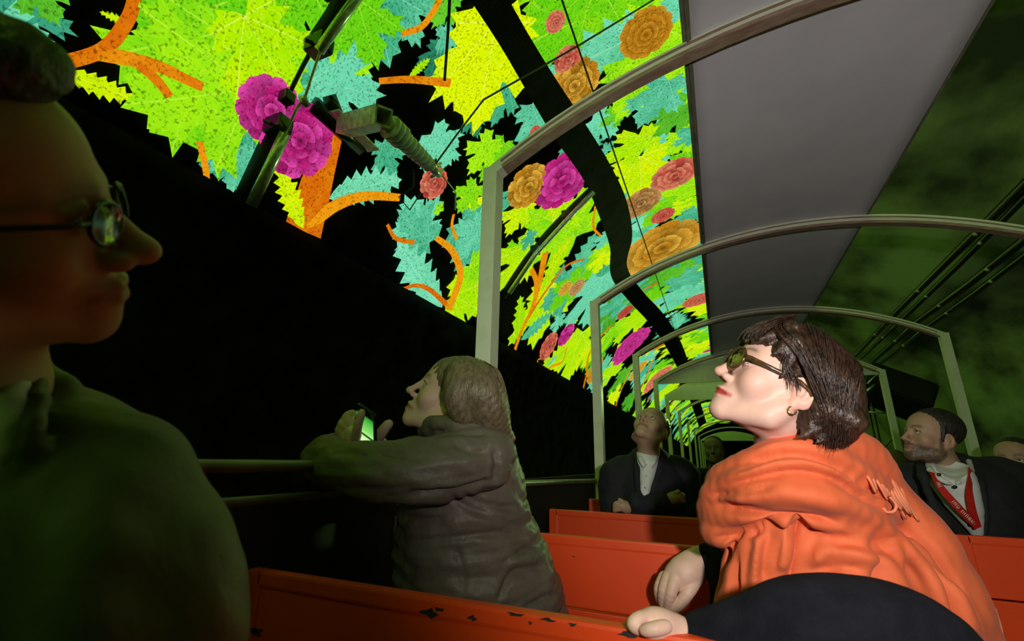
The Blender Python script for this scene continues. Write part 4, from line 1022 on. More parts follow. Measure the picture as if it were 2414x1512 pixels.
CR_ = [([(1745, 1108), (1803, 1080), (1870, 1072), (1980, 1098), (2050, 1145), (2090, 1180)], -.011, 8), ([(1700, 1150), (1775, 1129), (1860, 1112), (1945, 1122), (2030, 1163), (2095, 1206)], -.012, 8),
 ([(1667, 1168), (1742, 1162), (1830, 1148)], -.009, 7), ([(1660, 1185), (1759, 1207), (1843, 1220), (1928, 1226), (1990, 1240)], -.014, 10), ([(1674, 1274), (1740, 1262), (1792, 1246), (1845, 1228)], -.011, 9),
 ([(1874, 1228), (1888, 1262), (1891, 1305), (1879, 1352), (1850, 1392)], -.018, 14), ([(1728, 1276), (1726, 1340), (1731, 1440)], -.020, 7), ([(1822, 1250), (1806, 1300), (1800, 1380)], -.008, 10), ([(1772, 1268), (1758, 1330), (1752, 1420)], -.006, 12),
 ([(2107, 1217), (2182, 1288), (2233, 1356), (2262, 1440), (2275, 1512)], -.016, 10), ([(1950, 1272), (2010, 1283), (2063, 1292), (2138, 1293)], -.006, 12), ([(1905, 1360), (1940, 1346), (1990, 1340), (2050, 1352)], -.008, 12), ([(2000, 1230), (2060, 1262), (2120, 1310), (2190, 1400)], -.006, 14),
 ([(1760, 1065), (1850, 1045), (1930, 1046), (2010, 1070)], .004, 12), ([(1720, 1138), (1800, 1105), (1900, 1092), (2000, 1128)], .006, 12), ([(1690, 1178), (1800, 1160), (1900, 1168), (2010, 1200)], .007, 18), ([(2080, 1240), (2150, 1310), (2210, 1400), (2240, 1490)], .007, 16), ([(1910, 1330), (1950, 1300), (2020, 1305), (2110, 1330)], .006, 14),
 ([(2140, 1238), (2215, 1320), (2275, 1410), (2320, 1500)], .004, 9), ([(1850, 1236), (1850, 1290), (1846, 1350)], .008, 13), ([(1790, 1262), (1780, 1330), (1772, 1420)], .006, 12)]
_cr = creases([(L_, a*1.5, w_*1.25) for L_, a, w_ in CR_], 10)
def fdisp(V, N): return .0016*wav(V, 60, 7, 5)+.0008*wav(V, 150, 6, 12)+_cr(V, N)
sc = part('scarf', S, M['scarf'], her, disp=fdisp, post=2)
fr = MB(); g = np.random.default_rng(8)
for i in range(15):
    t = i/14; x0 = 2022+100*t+g.uniform(-4, 4); y0 = 1086+62*t+g.uniform(-6, 6); L_ = g.uniform(60, 105); x1 = x0+L_*.55+g.uniform(-6, 6); y1 = y0+L_*.95
    fr.tube(catmull(P.pts([(x0, y0, -.078+.045*t), ((x0+x1)/2+g.uniform(-6, 6), (y0+y1)/2, -.108+.05*t), (x1, y1, -.108+.05*t)]), 5), [.0030-.0008*k/10 for k in range(11)], 6)
for i in range(9):
    if i == 0: fr.build('fringe', M['fringe'], sc, True); fr = MB()
    t = i/8; fr.tube(catmull(P.pts([(2268+75*t, 1415+20*t, -.06+.04*t), (2280+76*t+g.uniform(-5, 5), 1470+18*t, -.065+.04*t), (2288+80*t, 1535+10*t, -.06+.04*t)]), 5), .0045, 6)
fr.build('fringe', M['fringe'], sc, True); fr = MB()
fr.tube(catmull(P.pts([(2098, 1172, -.105), (2112, 1190, -.107), (2108, 1205, -.107), (2092, 1208, -.107), (2082, 1198, -.105)]), 5), .0028, 6)
fr.build('fringe_loop', M['fringe'], sc, True)
# hair
S = SDF(H.o-.25*H.k, H.o+.25*H.k, .0042)
def he(c, r, k=.012, op='add'): S.ell(H.w(c), np.array(r)*H.k, k, op, rot=H.R)
def hc(a, b, ra, rb, k=.012, op='add'): S.cone(H.w(a), H.w(b), ra*H.k, rb*H.k, k, op)
he((0, -.008, .045), (.084, .100, .075)); he((0, -.056, .004), (.083, .078, .088), .02); he((0, -.092, -.030), (.078, .050, .060), .03)
he((0, .105, -.050), (.105, .075, .082), .006, 'sub')
for sx in (-1, 1): he((sx*.092, .004, -.040), (.034, .036, .050), .008, 'sub')
for x in np.linspace(-.052, .052, 9):
    zt = .045+.008*math.sin(x*180); hc((x, .058-.3*abs(x), .105-.25*abs(x)), (x*1.06, .099-4.2*x*x, zt), .014, .006, .006)
for sx in (-1, 1):
    hc((sx*.070, .040, .070), (sx*.074, .056, .028), .014, .005, .01)
    hc((sx*.075, .030, .060), (sx*.080, .030, -.004), .013, .004, .01)
    for j in range(4): hc((sx*.074, -.050-.018*j, -.02), (sx*(.062-.004*j), -.052-.022*j, -.080+.012*j), .022, .008, .012)
    for j in range(3): hc((sx*.07, -.06-.02*j, -.06), (sx*(.085-.006*j), -.036-.030*j, -.088+.006*j), .012, .003, .008)
hl = lambda V: H.l(V)
def hdisp(V, N):
    L = H.l(V); c = L[:, 1]*.9+L[:, 2]*.5+.015*wav(L, 30, 5)
    return .0007*np.sin(c*420+2*wav(L, 22, 5))
hr = part('hair', S, M['hair_dk'], her, disp=hdisp)
gd = []
for ys in np.linspace(.085, -.10, 9):
    gd.append([H.w(p) for p in ((-.012, ys*.7, .124-.25*abs(ys)), (-.062, ys*.85, .098-.3*abs(ys)), (-.089, ys*.55-.020, .042), (-.090, ys*.30-.058, -.010), (-.082, ys*.20-.082, -.050), (-.072, ys*.2-.094, -.086+.22*max(0, -ys)))])
strands('hair_strands', M['hair_dk'], hr, gd, 700, .0008, .004, 3)
gb = [[H.w(p) for p in ((x*.5, .045, .122), (x*.9, .085-.2*abs(x), .090), (x*1.05, .104-4.2*x*x, .058), (x*1.1, .103-4.4*x*x, .040+.006*math.sin(x*300)))] for x in np.linspace(-.06, .05, 8)]
strands('hair_strands', M['hair_dk'], hr, gb, 150, .0009, .003, 4)
gx = [[H.w(p) for p in ((-.075, .040, .060), (-.082, .036, .020), (-.084, .022-.01*i, -.002), (-.082, .012-.012*i, -.018-.004*i))] for i in range(3)]
strands('hair_strands', M['hair_dk'], hr, gx, 26, .0007, .003, 6)
glasses(her, H, M['tort'], M['lens'], .0225, .0215, .102, .0030, .0042)
MB().tube([H.w((-.0785+.009*math.cos(t)*.3, -.010+.007*math.sin(t), -.050+.007*math.cos(t))) for t in np.linspace(0, 2*math.pi*.8, 12)], .0014, 6).build('earring', M['gold'], her, True)

# ---------------------------------------------------------------- woman in the quilted jacket with a phone
P = Px(1.18)
gw = person('woman in taupe quilted jacket leaning on the side rail with a phone', P(1130, 1300)*np.array([1, 1, 0])+np.array([0, 0, CARF]))
H = Head(1066, 938, 1.22, yaw=-92, pitch=27, scale=.94)
SK = (.62, .42, .30)
b1_ = H.build(gw, skin=SK, lips=(.42, .17, .12), brow=(.2, .13, .08), h=.003, neck=P(1110, 1050, .03), neck_r=(.05, .055), nose=1.12, mouth_open=.003, gaze=(0, 1, .4))
Q = Px(1.14)
h1 = hand_mesh('hand', SKIN, gw, [Q.pts([(805, 1062, .04, 24), (822, 1045, .01, 20), (828, 1020, .0, 15)]), Q.pts([(822, 1045, .02, 20), (840, 1020, .03, 18)])],
   [Q.pts([(838, 1036, -.03, 12), (843, 1008, -.048, 9.5), (849, 985, -.05, 8.5), (853, 972, -.048, 7.5)]),
    Q.pts([(828, 1000, .03, 12), (818, 986, .035, 11), (830, 976, .045, 10)]), Q.pts([(822, 1012, .03, 12), (808, 1000, .03, 11), (822, 990, .045, 10)]),
    Q.pts([(818, 1024, .03, 12), (802, 1014, .03, 11), (815, 1006, .045, 10)]), Q.pts([(816, 1036, .03, 11), (803, 1028, .03, 10), (814, 1020, .045, 9)])], SK, h=.003)
h2 = hand_mesh('hand', SKIN, gw, [Q.pts([(900, 1075, .06, 26), (885, 1050, .04, 26)])],
   [Q.pts([(886, 1040, .02, 14), (900, 1020, .01, 12), (912, 1004, .01, 10), (918, 999, .012, 8)]), Q.pts([(875, 1040, .05, 12), (868, 1015, .055, 11), (860, 995, .055, 10)]),
    Q.pts([(880, 1050, .06, 12), (872, 1030, .06, 11), (862, 1012, .06, 10)]), Q.pts([(885, 1060, .07, 12), (875, 1045, .07, 11), (866, 1030, .065, 10)]), Q.pts([(890, 1068, .075, 11), (880, 1058, .075, 10), (870, 1046, .07, 9)])], SK, h=.003)
S = SDF(*P.bounds(690, 950, 1400, 1640, -.34, .30), .0062)
S.chain(P.pts([(1118, 1085, .04, 92), (1100, 1165, .04, 128), (1098, 1270, .04, 152), (1125, 1380, .04, 172), (1150, 1480, .04, 178), (1130, 1640, .04, 190)]), .04, n=2)
S.chain(P.pts([(1140, 1078, -.10, 74), (1030, 1105, -.15, 70), (900, 1112, -.17, 62), (805, 1098, -.16, 54)]), .025, n=2)
S.chain(P.pts([(805, 1098, -.16, 54), (772, 1085, -.10, 50), (776, 1078, -.02, 46), (800, 1066, .02, 36)]), .02, n=2)
S.chain(P.pts([(1080, 1085, .16, 70), (980, 1100, .18, 58), (915, 1090, .10, 44), (898, 1072, .05, 34)]), .025)
S.chain(P.pts([(1010, 1012, .06, 20), (1015, 1008, -.01, 22), (1060, 1004, -.075, 26), (1120, 996, -.075, 28), (1165, 1002, -.01, 28), (1165, 1000, .07, 26)]), .012, n=3)
S.chain(P.pts([(1250, 1300, .0, 22), (1270, 1350, -.02, 26), (1240, 1440, -.05, 40)]), .02)
aw0, aw1 = P(1140, 1078, -.1), P(800, 1098, -.16); adir = (aw1-aw0)/np.linalg.norm(aw1-aw0)
_cg = creases([([(960, 1168), (1040, 1166), (1110, 1152), (1160, 1130)], -.016, 9), ([(1165, 1060), (1172, 1100), (1165, 1140)], -.010, 8), ([(1060, 1172), (1130, 1210), (1210, 1236)], -.008, 7), ([(1090, 1168), (1150, 1190), (1225, 1200)], -.007, 6),
 ([(970, 1280), (1060, 1270), (1140, 1262), (1250, 1262)], -.009, 7), ([(1070, 1290), (1090, 1340), (1090, 1400)], -.006, 8), ([(1170, 1420), (1215, 1350), (1290, 1335)], -.012, 7), ([(1180, 1330), (1240, 1300), (1270, 1300)], -.010, 7), ([(1230, 1440), (1290, 1410), (1310, 1405)], -.010, 7), ([(940, 1215), (990, 1225), (1050, 1222)], -.007, 8),
 ([(880, 1060), (950, 1075), (1010, 1085)], -.006, 8), ([(780, 1070), (830, 1068), (870, 1080)], -.007, 7), ([(1060, 1030), (1100, 1060), (1150, 1070)], -.008, 8), ([(1010, 1020), (1080, 1018), (1150, 1022)], -.010, 6)], 8)
def pdisp(V, N):
    x, y, d = proj_arr(V); tor = np.clip((y-1165)/25, 0, 1)*np.clip((d-1.0)/.03, 0, 1); back = np.clip((x-1165)/30, 0, 1)*np.clip((y-1050)/40, 0, 1); tor = np.maximum(tor, back)
    zz = V[:, 2]+.012*wav(V, 14, 6); q_ = np.abs(np.sin(math.pi*zz/.052))
    s_ = ((V-aw0)@adir)+.02*wav(V, 12, 6, 9); q2 = np.abs(np.sin(math.pi*s_/.11))
    return tor*(.0042*(q_**.5-.6))+(1-tor)*.003*(q2**.5-.6)+.0042*wav(V*np.array([1, 1, 2.6]), 30, 8, 3)+.0026*wav(V*np.array([1, 1, 2.2]), 75, 8, 11)+_cg(V, N)
def proj_arr(V):
    d = V@CF; return CX+F*(V@CR)/d, CY-F*(V@CU)/d, d
part('quilted_jacket', S, M['puffer'], gw, disp=pdisp)
S = SDF(H.o-.27, H.o+.27, .005)
he((0, -.012, .040), (.086, .104, .082)); he((0, -.055, .0), (.086, .080, .095), .02)
he((0, .100, -.045), (.11, .066, .094), .006, 'sub')
S.chain(P.pts([(1100, 890, -.05, 50), (1135, 930, -.08, 52), (1160, 985, -.075, 36), (1190, 1025, -.05, 14), (1207, 1038, -.04, 6)]), .02, n=2)
S.chain(P.pts([(1085, 880, -.07, 30), (1075, 930, -.10, 26), (1085, 970, -.10, 22), (1110, 990, -.09, 16)]), .02, n=2)
S.chain(P.pts([(1120, 900, .06, 45), (1155, 960, .06, 42), (1180, 1010, .04, 20)]), .02, n=2)
hr = part('hair', S, M['hair_lt'], gw, disp=hdisp)
gd = [[P(*p) for p in ((1085+12*i, 842+3*i, -.02-.004*i), (1085+18*i, 868+2*i, -.085), (1090+20*i, 920, -.115+.006*i), (1098+20*i, 965, -.115+.010*i), (1118+17*i, 1000+6*i, -.10+.012*i))] for i in range(6)]
strands('hair_strands', M['hair_lt'], hr, gd, 200, .0013, .005, 9)
# phone
T0, T1, T3 = at(838, 950, 1.125), at(888, 984, 1.08), at(832, 1052, 1.19)
ex = T1-T0; ex = ex/np.linalg.norm(ex); ey = T3-T0; ey = ey-ex*(ey@ex); ey /= np.linalg.norm(ey); ez = np.cross(ex, ey); ez = ez if ez@CF < 0 else -ez
ph = tag(empty('phone', T0), 'glowing green smartphone held by the woman in the quilted jacket', 'phone')
def rr_slab(o, w_, h_, t0, t1, rad, name, mat, parent):
    L = []
    for (cx_, cy_, a0) in ((w_-rad, rad, -90), (w_-rad, h_-rad, 0), (rad, h_-rad, 90), (rad, rad, 180)):
        for k in range(5): a = math.radians(a0+22.5*k); L.append((cx_+rad*math.cos(a), cy_+rad*math.sin(a)))
    n = len(L); V = [o+ex*x+ey*y+ez*t for t in (t0, t1) for x, y in L]
    Fq = [tuple(range(n)), tuple(range(2*n-1, n-1, -1))]+[(i, (i+1) % n, n+(i+1) % n, n+i) for i in range(n)]
    uv = [(x/w_, y/h_) for _ in (0, 1) for x, y in L]
    return mesh_obj(name, V, Fq, mat, parent, False, uv=uv)
def screen_mat():
    m = bpy.data.materials.new('phone_screen'); m.use_nodes = True; nt = m.node_tree; N = nt.nodes; L = nt.links; N.clear()
    out = N.new('ShaderNodeOutputMaterial'); em = N.new('ShaderNodeEmission'); L.new(em.outputs[0], out.inputs[0]); em.inputs[1].default_value = 1.0
    uv = N.new('ShaderNodeUVMap'); uv.uv_map = 'UVMap'; sp = N.new('ShaderNodeSeparateXYZ'); L.new(uv.outputs[0], sp.inputs[0])
    r = N.new('ShaderNodeValToRGB'); e = r.color_ramp.elements; e[0].position = 0; e[0].color = (.02, .25, .02, 1); e[1].position = 1; e[1].color = (.9, .9, .35, 1)
    for p_, c_ in ((.12, (.08, .5, .06)), (.36, (.25, .75, .15)), (.44, (.5, .9, .3)), (.46, (.01, .12, .01)), (.50, (.01, .12, .01)), (.53, (.6, .95, .35)), (.75, (.9, 1, .6))):
        q_ = e.new(p_); q_.color = (*c_, 1)
    L.new(sp.outputs[1], r.inputs[0]); L.new(r.outputs[0], em.inputs[0]); return m
rr_slab(T0, .072, .146, -.008, 0, .010, 'phone_body', M['gloss_black'], ph)
rr_slab(T0+ex*.003+ey*.020, .066, .118, .0002, .0008, .004, 'screen', screen_mat(), ph)
MB().tube([T0+ex*.022+ey*.010+ez*.001, T0+ex*.036+ey*.010+ez*.001], .0025, 6).build('speaker_slot', M['print'], ph, True)

# ---------------------------------------------------------------- man in the left foreground
P = Px(.38)
lm = person('bespectacled man in olive jacket, dark close profile at the left edge', P(150, 1300)*np.array([1, 1, 0])+np.array([0, 0, CARF]))
H = Head(-135, 474, .335, yaw=70, pitch=-5, roll=0, tilt=14, scale=.95)
SK = (.55, .34, .22)
H.build(lm, skin=SK, lips=(.40, .16, .13), brow=(.25, .18, .12), h=.0026, neck=P(-60, 1000, .02), neck_r=(.058, .062), nose=1.22, nw=1.3, fem=False, chin=-.004, brow_k=.35, gaze=(0, 1, .2))
glasses(lm, H, M['gloss_black'], M['lens_d'], .021, .017)
S = SDF(H.o-.2, H.o+.2, .005)
he((0, -.030, .050), (.082, .098, .078)); he((0, .085, -.010), (.12, .075, .13), .01, 'sub'); he((0, .035, .108), (.062, .056, .034), .015); he((0, .0, -.11), (.12, .10, .10), .01, 'sub')
part('hair', S, M['hair_gr'], lm, disp=hdisp)
S = SDF(*P.bounds(-360, 800, 640, 1640, -.12, .22), .005)
S.chain(P.pts([(-260, 1110, .08, 160), (-70, 1065, .07, 160), (80, 1115, .05, 182), (212, 1200, .03, 200)]), .03, n=2)
S.chain(P.pts([(212, 1200, .03, 200), (285, 1285, .01, 192), (318, 1400, .0, 190), (330, 1640, .0, 196)]), .03, n=2)
S.chain(P.pts([(-170, 1300, .1, 260), (60, 1400, .1, 280), (60, 1640, .1, 300)]), .04)
S.chain(P.pts([(150, 905, .05, 30), (40, 868, .08, 40), (-60, 860, .08, 40)]), .02)
S.chain(P.pts([(88, 900, .02, 22), (78, 1000, -.025, 24), (55, 1120, -.03, 26), (25, 1280, -.03, 26)]), .01, n=2)
def jdisp(V, N):
    x, y, d = proj_arr(V); c = (x*.85+y*.5)/60+1.2*wav(V, 16, 5)
    return .0075*np.sin(c)*np.clip((y-980)/150, 0, 1)+.003*wav(V, 45, 7, 4)+.0012*wav(V, 110, 6, 9)
part('olive_jacket', S, M['olive'], lm, disp=jdisp)
S = SDF(*P.bounds(-260, 820, 140, 1400, -.12, .16), .004)
S.chain(P.pts([(36, 880, .02, 22), (28, 960, -.015, 28), (12, 1060, -.025, 28), (-10, 1150, -.02, 18)]), .01, n=2)
S.chain(P.pts([(-60, 900, .04, 90), (-40, 980, .02, 90)]), .02)
part('shirt', S, M['shirt'], lm, disp=lambda V, N: .0015*wav(V, 60, 6))

# ---------------------------------------------------------------- suited man looking straight up
D = dY(1530, 1130, 2.56); P = Px(D)
sm = person('man in dark suit and open white shirt, head thrown back, arms folded', P(1530, 1200, .1)*np.array([1, 1, 0])+np.array([0, 0, CARF]))
H = Head(1534, 1012, D, yaw=-22, pitch=44, roll=-6, scale=.98)
SK = (.50, .33, .22)
b1_ = H.build(sm, skin=SK, lips=(.36, .16, .12), brow=(.16, .11, .07), h=.0038, neck=P(1530, 1092, .02), neck_r=(.056, .06), fem=False, gaze=(0, 1, 0), brow_k=.4)
S = SDF(H.o-.2, H.o+.2, .005)
he((0, -.026, .050), (.080, .096, .076)); he((0, .095, -.02), (.12, .066, .13), .01, 'sub'); he((0, .03, -.11), (.12, .10, .080), .01, 'sub')
part('hair', S, M['hair_lt'], sm, disp=hdisp)
hs = []
for (x, y, s_) in ((1468, 1193, 1), (1592, 1172, -1)):
    hs.append(hand_mesh('hand', SKIN, sm, [P.pts([(x+14*s_, y+6, -.17, 12), (x, y, -.18, 13)])],
        [P.pts([(x-4*s_, y-8+5*k, -.185, 5), (x-14*s_, y-6+5*k, -.185, 4.5), (x-20*s_, y-2+4.5*k, -.175, 4)]) for k in range(4)]+[P.pts([(x, y-9, -.19, 5), (x-8*s_, y-14, -.19, 4)])], SK, h=.0035))
S = SDF(*P.bounds(1380, 1050, 1690, 1420, -.3, .28), .008)
S.chain(P.pts([(1530, 1100, .05, 52), (1530, 1160, .03, 82), (1530, 1280, .03, 86), (1530, 1400, .03, 86)]), .03)
for (s_, xs_) in ((-1, 1452), (1, 1608)):
    S.chain(P.pts([(1530+s_*40, 1105, .06, 30), (xs_, 1122, .05, 36), (xs_+s_*2, 1180, .0, 34), (xs_-s_*8, 1222, -.06, 33)]), .02, n=2)
    S.chain(P.pts([(xs_-s_*8, 1222, -.06, 33), (1530+s_*30, 1200, -.15, 27), (1530-s_*30, 1186, -.17, 22)]), .015)
    S.chain(P.pts([(1530+s_*30, 1074, .0, 7), (1528+s_*26, 1110, -.075, 8), (1521+s_*16, 1162, -.135, 7), (1518, 1198, -.15, 6)]), .006, n=2)
for o_ in (0, -.035, -.07): S.chain(P.pts([(1526, 1072, -.03+o_, 24), (1525, 1110, -.07+o_, 17), (1521, 1150, -.095+o_, 11), (1518, 1182, -.10+o_, 5)]), .004, 'sub', n=2)
part('suit_jacket', S, M['suit'], sm, disp=lambda V, N: .004*wav(V, 28, 7)+.0015*wav(V, 90, 6))
S = SDF(*P.bounds(1460, 1040, 1590, 1300, -.25, .2), .006)
S.chain(P.pts([(1527, 1085, .03, 30), (1525, 1120, .015, 36)]), .02)
S.chain(P.pts([(1527, 1078, -.02, 25), (1525, 1110, -.065, 20), (1521, 1150, -.128, 12), (1518, 1184, -.146, 5)]), .008, n=3)
for s_ in (-1, 1): S.chain(P.pts([(1527+s_*22, 1070, .01, 5.5), (1527+s_*17, 1083, -.07, 5.5), (1526+s_*9, 1098, -.098, 5)]), .004, n=2)
part('shirt', S, M['shirt'], sm, disp=lambda V, N: .0015*wav(V, 70, 6))
mb = MB()
for (x, y) in ((1524, 1096), (1523, 1122), (1521, 1150)): c = P(x, y, -.094-.00106*(y-1096)); mb.lathe(c, c-CF*.008, [(0, .005), (1, .005)], 10)
mb.build('button', M['print'], sm)

# ---------------------------------------------------------------- bearded man with a lanyard
D = dY(2190, 1100, 2.62); P = Px(D)
bm_ = person('bearded man in black suit, white shirt and red lanyard looking up left', P(2260, 1200, .1)*np.array([1, 1, 0])+np.array([0, 0, CARF]))
H = Head(2196, 1030, D, yaw=-52, pitch=12, roll=-3, scale=.97)
SK = (.50, .30, .20)
H.build(bm_, skin=SK, lips=(.34, .14, .11), brow=(.02, .014, .01), h=.0034, neck=P(2235, 1110, .02), neck_r=(.058, .064), fem=False, beard=(.022, .016, .012), gaze=(-.1, 1, .35), iris=(.10, .12, .10), nose=1.05)
S = SDF(H.o-.22, H.o+.22, .005)
he((0, -.022, .048), (.083, .100, .084)); he((0, .090, -.015), (.060, .060, .088), .008, 'sub'); he((0, .03, -.10), (.13, .12, .098), .008, 'sub')
for sx in (-1, 1): hc((sx*.074, .012, .03), (sx*.073, .010, -.02), .010, .006, .008)
part('hair', S, M['hair_gr'], bm_, disp=hdisp)
S = SDF(*P.bounds(2060, 1060, 2560, 1420, -.34, .32), .008)
S.chain(P.pts([(2250, 1125, .06, 60), (2270, 1190, .04, 110), (2280, 1300, .04, 120), (2280, 1420, .04, 120)]), .03)
S.chain(P.pts([(2215, 1112, .08, 44), (2150, 1152, .08, 48), (2135, 1260, .04, 46), (2150, 1400, -.04, 46)]), .025, n=2)
S.chain(P.pts([(2300, 1120, .06, 44), (2400, 1150, .05, 54), (2440, 1250, .02, 52), (2420, 1400, -.06, 50)]), .025, n=2)
S.chain(P.pts([(2176, 1090, .02, 9), (2176, 1122, -.09, 10), (2206, 1200, -.15, 11), (2262, 1256, -.175, 10), (2300, 1280, -.18, 8)]), .006, n=2)
S.chain(P.pts([(2296, 1088, .02, 9), (2310, 1140, -.10, 9), (2322, 1200, -.15, 10), (2316, 1274, -.17, 8)]), .006, n=2)
S.chain(P.pts([(2236, 1088, -.06, 46), (2245, 1130, -.105, 44), (2274, 1190, -.135, 33), (2297, 1243, -.15, 15), (2302, 1264, -.15, 7)]), .004, 'sub', n=3)
part('suit_jacket', S, M['suit2'], bm_, disp=lambda V, N: .004*wav(V, 26, 7)+.0012*wav(V, 90, 6))
S = SDF(*P.bounds(2140, 1060, 2380, 1380, -.28, .2), .0055)
S.chain(P.pts([(2242, 1124, .05, 36), (2254, 1160, .02, 54)]), .02)
S.chain(P.pts([(2241, 1120, -.075, 40), (2247, 1136, -.112, 41), (2273, 1190, -.145, 32), (2296, 1240, -.16, 16), (2304, 1264, -.16, 7)]), .01, n=3)
S.chain(P.pts([(2188, 1092, .0, 6), (2192, 1108, -.10, 6), (2216, 1130, -.165, 6), (2242, 1142, -.185, 4)]), .005, n=2)
S.chain(P.pts([(2284, 1088, .0, 6), (2288, 1108, -.10, 6), (2276, 1126, -.155, 6), (2256, 1140, -.18, 4)]), .005, n=2)
S.chain(P.pts([(2240, 1068, -.09, 44), (2244, 1104, -.16, 28), (2247, 1130, -.19, 9)]), .004, 'sub', n=2)
sh = part('shirt', S, M['shirt'], bm_, disp=lambda V, N: .0016*wav(V, 60, 6)+.0008*wav(V, 140, 6))
for (x, y, dd) in ((2212, 1119, -.166), (2250, 1148, -.200), (2285, 1238, -.184)):
    c = P(x, y, dd); MB().lathe(c, c-CF*.008, [(0, .0065), (.7, .0065), (1, .004)], 12).build('button', M['button'], sh)
def ribbon(pts, w_, name, mat, parent, th=.002):
    R_ = catmull(P.pts(pts), 6); V = []; Fq = []
    for i, p in enumerate(R_):
        t = R_[min(i+1, len(R_)-1)]-R_[max(i-1, 0)]; t /= np.linalg.norm(t); n = np.cross(t, CF); n /= np.linalg.norm(n)
        for (a, b) in ((-1, 0), (1, 0), (1, 1), (-1, 1)): V.append(p+n*a*w_/2+CF*b*th)
    for i in range(len(R_)-1):
        for j in range(4): Fq.append((i*4+j, i*4+(j+1) % 4, i*4+4+(j+1) % 4, i*4+4+j))
    Fq += [(0, 1, 2, 3), tuple(len(V)-4+j for j in (3, 2, 1, 0))]
    return mesh_obj(name, V, Fq, mat, parent, False)
ly = ribbon([(2198, 1114, -.145), (2218, 1150, -.188), (2262, 1200, -.222), (2306, 1244, -.215)], .028, 'lanyard', M['lanyard'], bm_)
ribbon([(2290, 1108, -.15), (2286, 1160, -.212), (2293, 1205, -.222), (2306, 1246, -.219)], .030, 'lanyard', M['lanyard'], bm_)
# small illegible pale lettering printed along the ribbon
lt = MB(); g = np.random.default_rng(2)
RB = catmull(P.pts([(2198, 1114, -.145), (2218, 1150, -.188), (2262, 1200, -.222), (2306, 1244, -.215)]), 6)
for (u0, u1, n) in ((.22, .32, 4), (.54, .66, 5), (.69, .94, 10)):
    for k in range(n):
        u = (u0+(u1-u0)*(k+.5)/n)*(len(RB)-1); i = min(int(u), len(RB)-2); tx = RB[i+1]-RB[i]; c = RB[i]+tx*(u-i); tx = tx/np.linalg.norm(tx)
        tyv = np.cross(tx, CF); tyv /= np.linalg.norm(tyv); c = c-CF*.002; hh = .0055 if k % 3 else .0068
        lt.tube([c-tyv*hh, c+tyv*hh], .0013, 4)
        if k % 2: lt.tube([c+tyv*hh*g.choice([-1, 0, 1]), c+tx*.004+tyv*hh*g.choice([-1, 0, 1])], .0012, 4)
tag(lt.build('lettering', M['print'], ly), kind='stuff')

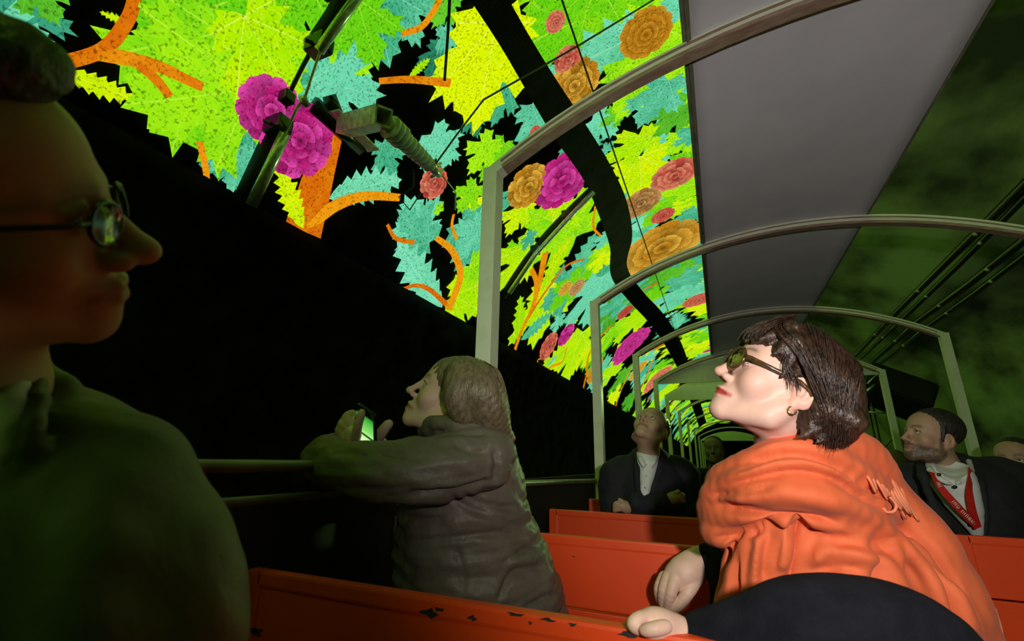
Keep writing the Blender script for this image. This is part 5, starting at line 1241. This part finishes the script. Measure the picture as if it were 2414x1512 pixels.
# ---------------------------------------------------------------- half-hidden passengers
def bystander(px, py, Y, yaw, pitch, label, skin, hairm, coatm, sc_=1.0, w_=None):
    D = dY(px, py, Y); P = Px(D); u = F/D
    pp = person(label, P(px, py+.5*u)*np.array([1, 1, 0])+np.array([0, 0, CARF]))
    global S, H
    H = Head(px, py, D, yaw=yaw, pitch=pitch, scale=sc_)
    H.build(pp, skin=skin, lips=(.36, .16, .12), brow=(.08, .05, .03), h=.0045, fem=False, gaze=(0, 1, .15), neck=P(px+.01*u, py+.24*u, .03), neck_r=(.055, .06))
    S = SDF(H.o-.2, H.o+.2, .006)
    he((0, -.022, .050), (.082, .098, .080)); he((0, .095, -.015), (.075, .060, .085), .01, 'sub'); he((0, .02, -.11), (.13, .13, .095), .01, 'sub')
    part('hair', S, hairm, pp, disp=hdisp)
    S = SDF(*P.bounds(px-.34*u, py+.10*u, px+.34*u, py+.75*u, -.25, .25), .011)
    S.chain(P.pts([(px, py+.23*u, .04, .085*u), (px, py+.38*u, .04, .16*u), (px, py+.75*u, .04, .17*u)]), .04)
    for s_ in (-1, 1): S.chain(P.pts([(px+s_*.08*u, py+.22*u, .04, .06*u), (px+s_*.19*u, py+.27*u, .04, .075*u), (px+s_*.22*u, py+.5*u, .0, .06*u), (px+s_*.2*u, py+.75*u, -.05, .055*u)]), .03, n=2)
    part('jacket', S, coatm, pp, disp=lambda V, N: .004*wav(V, 26, 7))
    return pp
bystander(2396, 1090, 3.5, -12, 6, 'person with round face half cut off by the right edge of the picture', (.50, .30, .21), M['hair_gr'], M['suit2'], 1.05)
bystander(2108, 1100, 4.3, -25, 25, 'balding person in the dark row peeking behind the coral scarf, by the bearded man', (.30, .22, .14), M['hair_lt'], M['suit2'])
bystander(1683, 1062, 4.6, -5, 10, 'shadowy person deep in the carriage between the suited man and the coral scarf', (.28, .24, .15), M['hair_gr'], M['suit'])

# ---------------------------------------------------------------- seated legs, out of sight behind the bench backs
def legs(pp, x, y, top, mat, w_=.09):
    S = SDF((x-.30, y-.62, CARF-.02), (x+.30, y+.25, -.15), .014)
    S.ell((x, y, -.50), (.17, .14, .11), .04); S.cone((x, y, -.47), top, .14, .13, .05)
    for s_ in (-1, 1):
        S.cone((x+s_*w_, y-.02, -.51), (x+s_*(w_+.02), y-.34, -.51), .082, .066, .03)
        S.cone((x+s_*(w_+.02), y-.34, -.51), (x+s_*(w_+.02), y-.33, CARF+.09), .062, .045, .02)
    part('trousers', S, mat, pp)
    for s_ in (-1, 1):
        S = SDF((x+s_*(w_+.02)-.08, y-.55, CARF-.02), (x+s_*(w_+.02)+.08, y-.22, CARF+.16), .01)
        S.ell((x+s_*(w_+.02), y-.38, CARF+.045), (.045, .13, .042), .01); S.cone((x+s_*(w_+.02), y-.33, CARF+.05), (x+s_*(w_+.02), y-.33, CARF+.11), .042, .048, .02)
        part('shoe', S, M['black'], pp)
legs(her, .10, 1.24, at(1960, 1600, 1.06), M['coat'])
legs(gw, -.60, 1.26, at(1130, 1560, 1.2), M['coat'])
legs(lm, -.40, .36, at(60, 1600, .5), M['suit2'])
legs(sm, -.28, 2.86, at(1530, 1360, 2.45), M['suit'])
legs(bm_, .98, 2.90, at(2280, 1380, 2.15), M['suit2'])
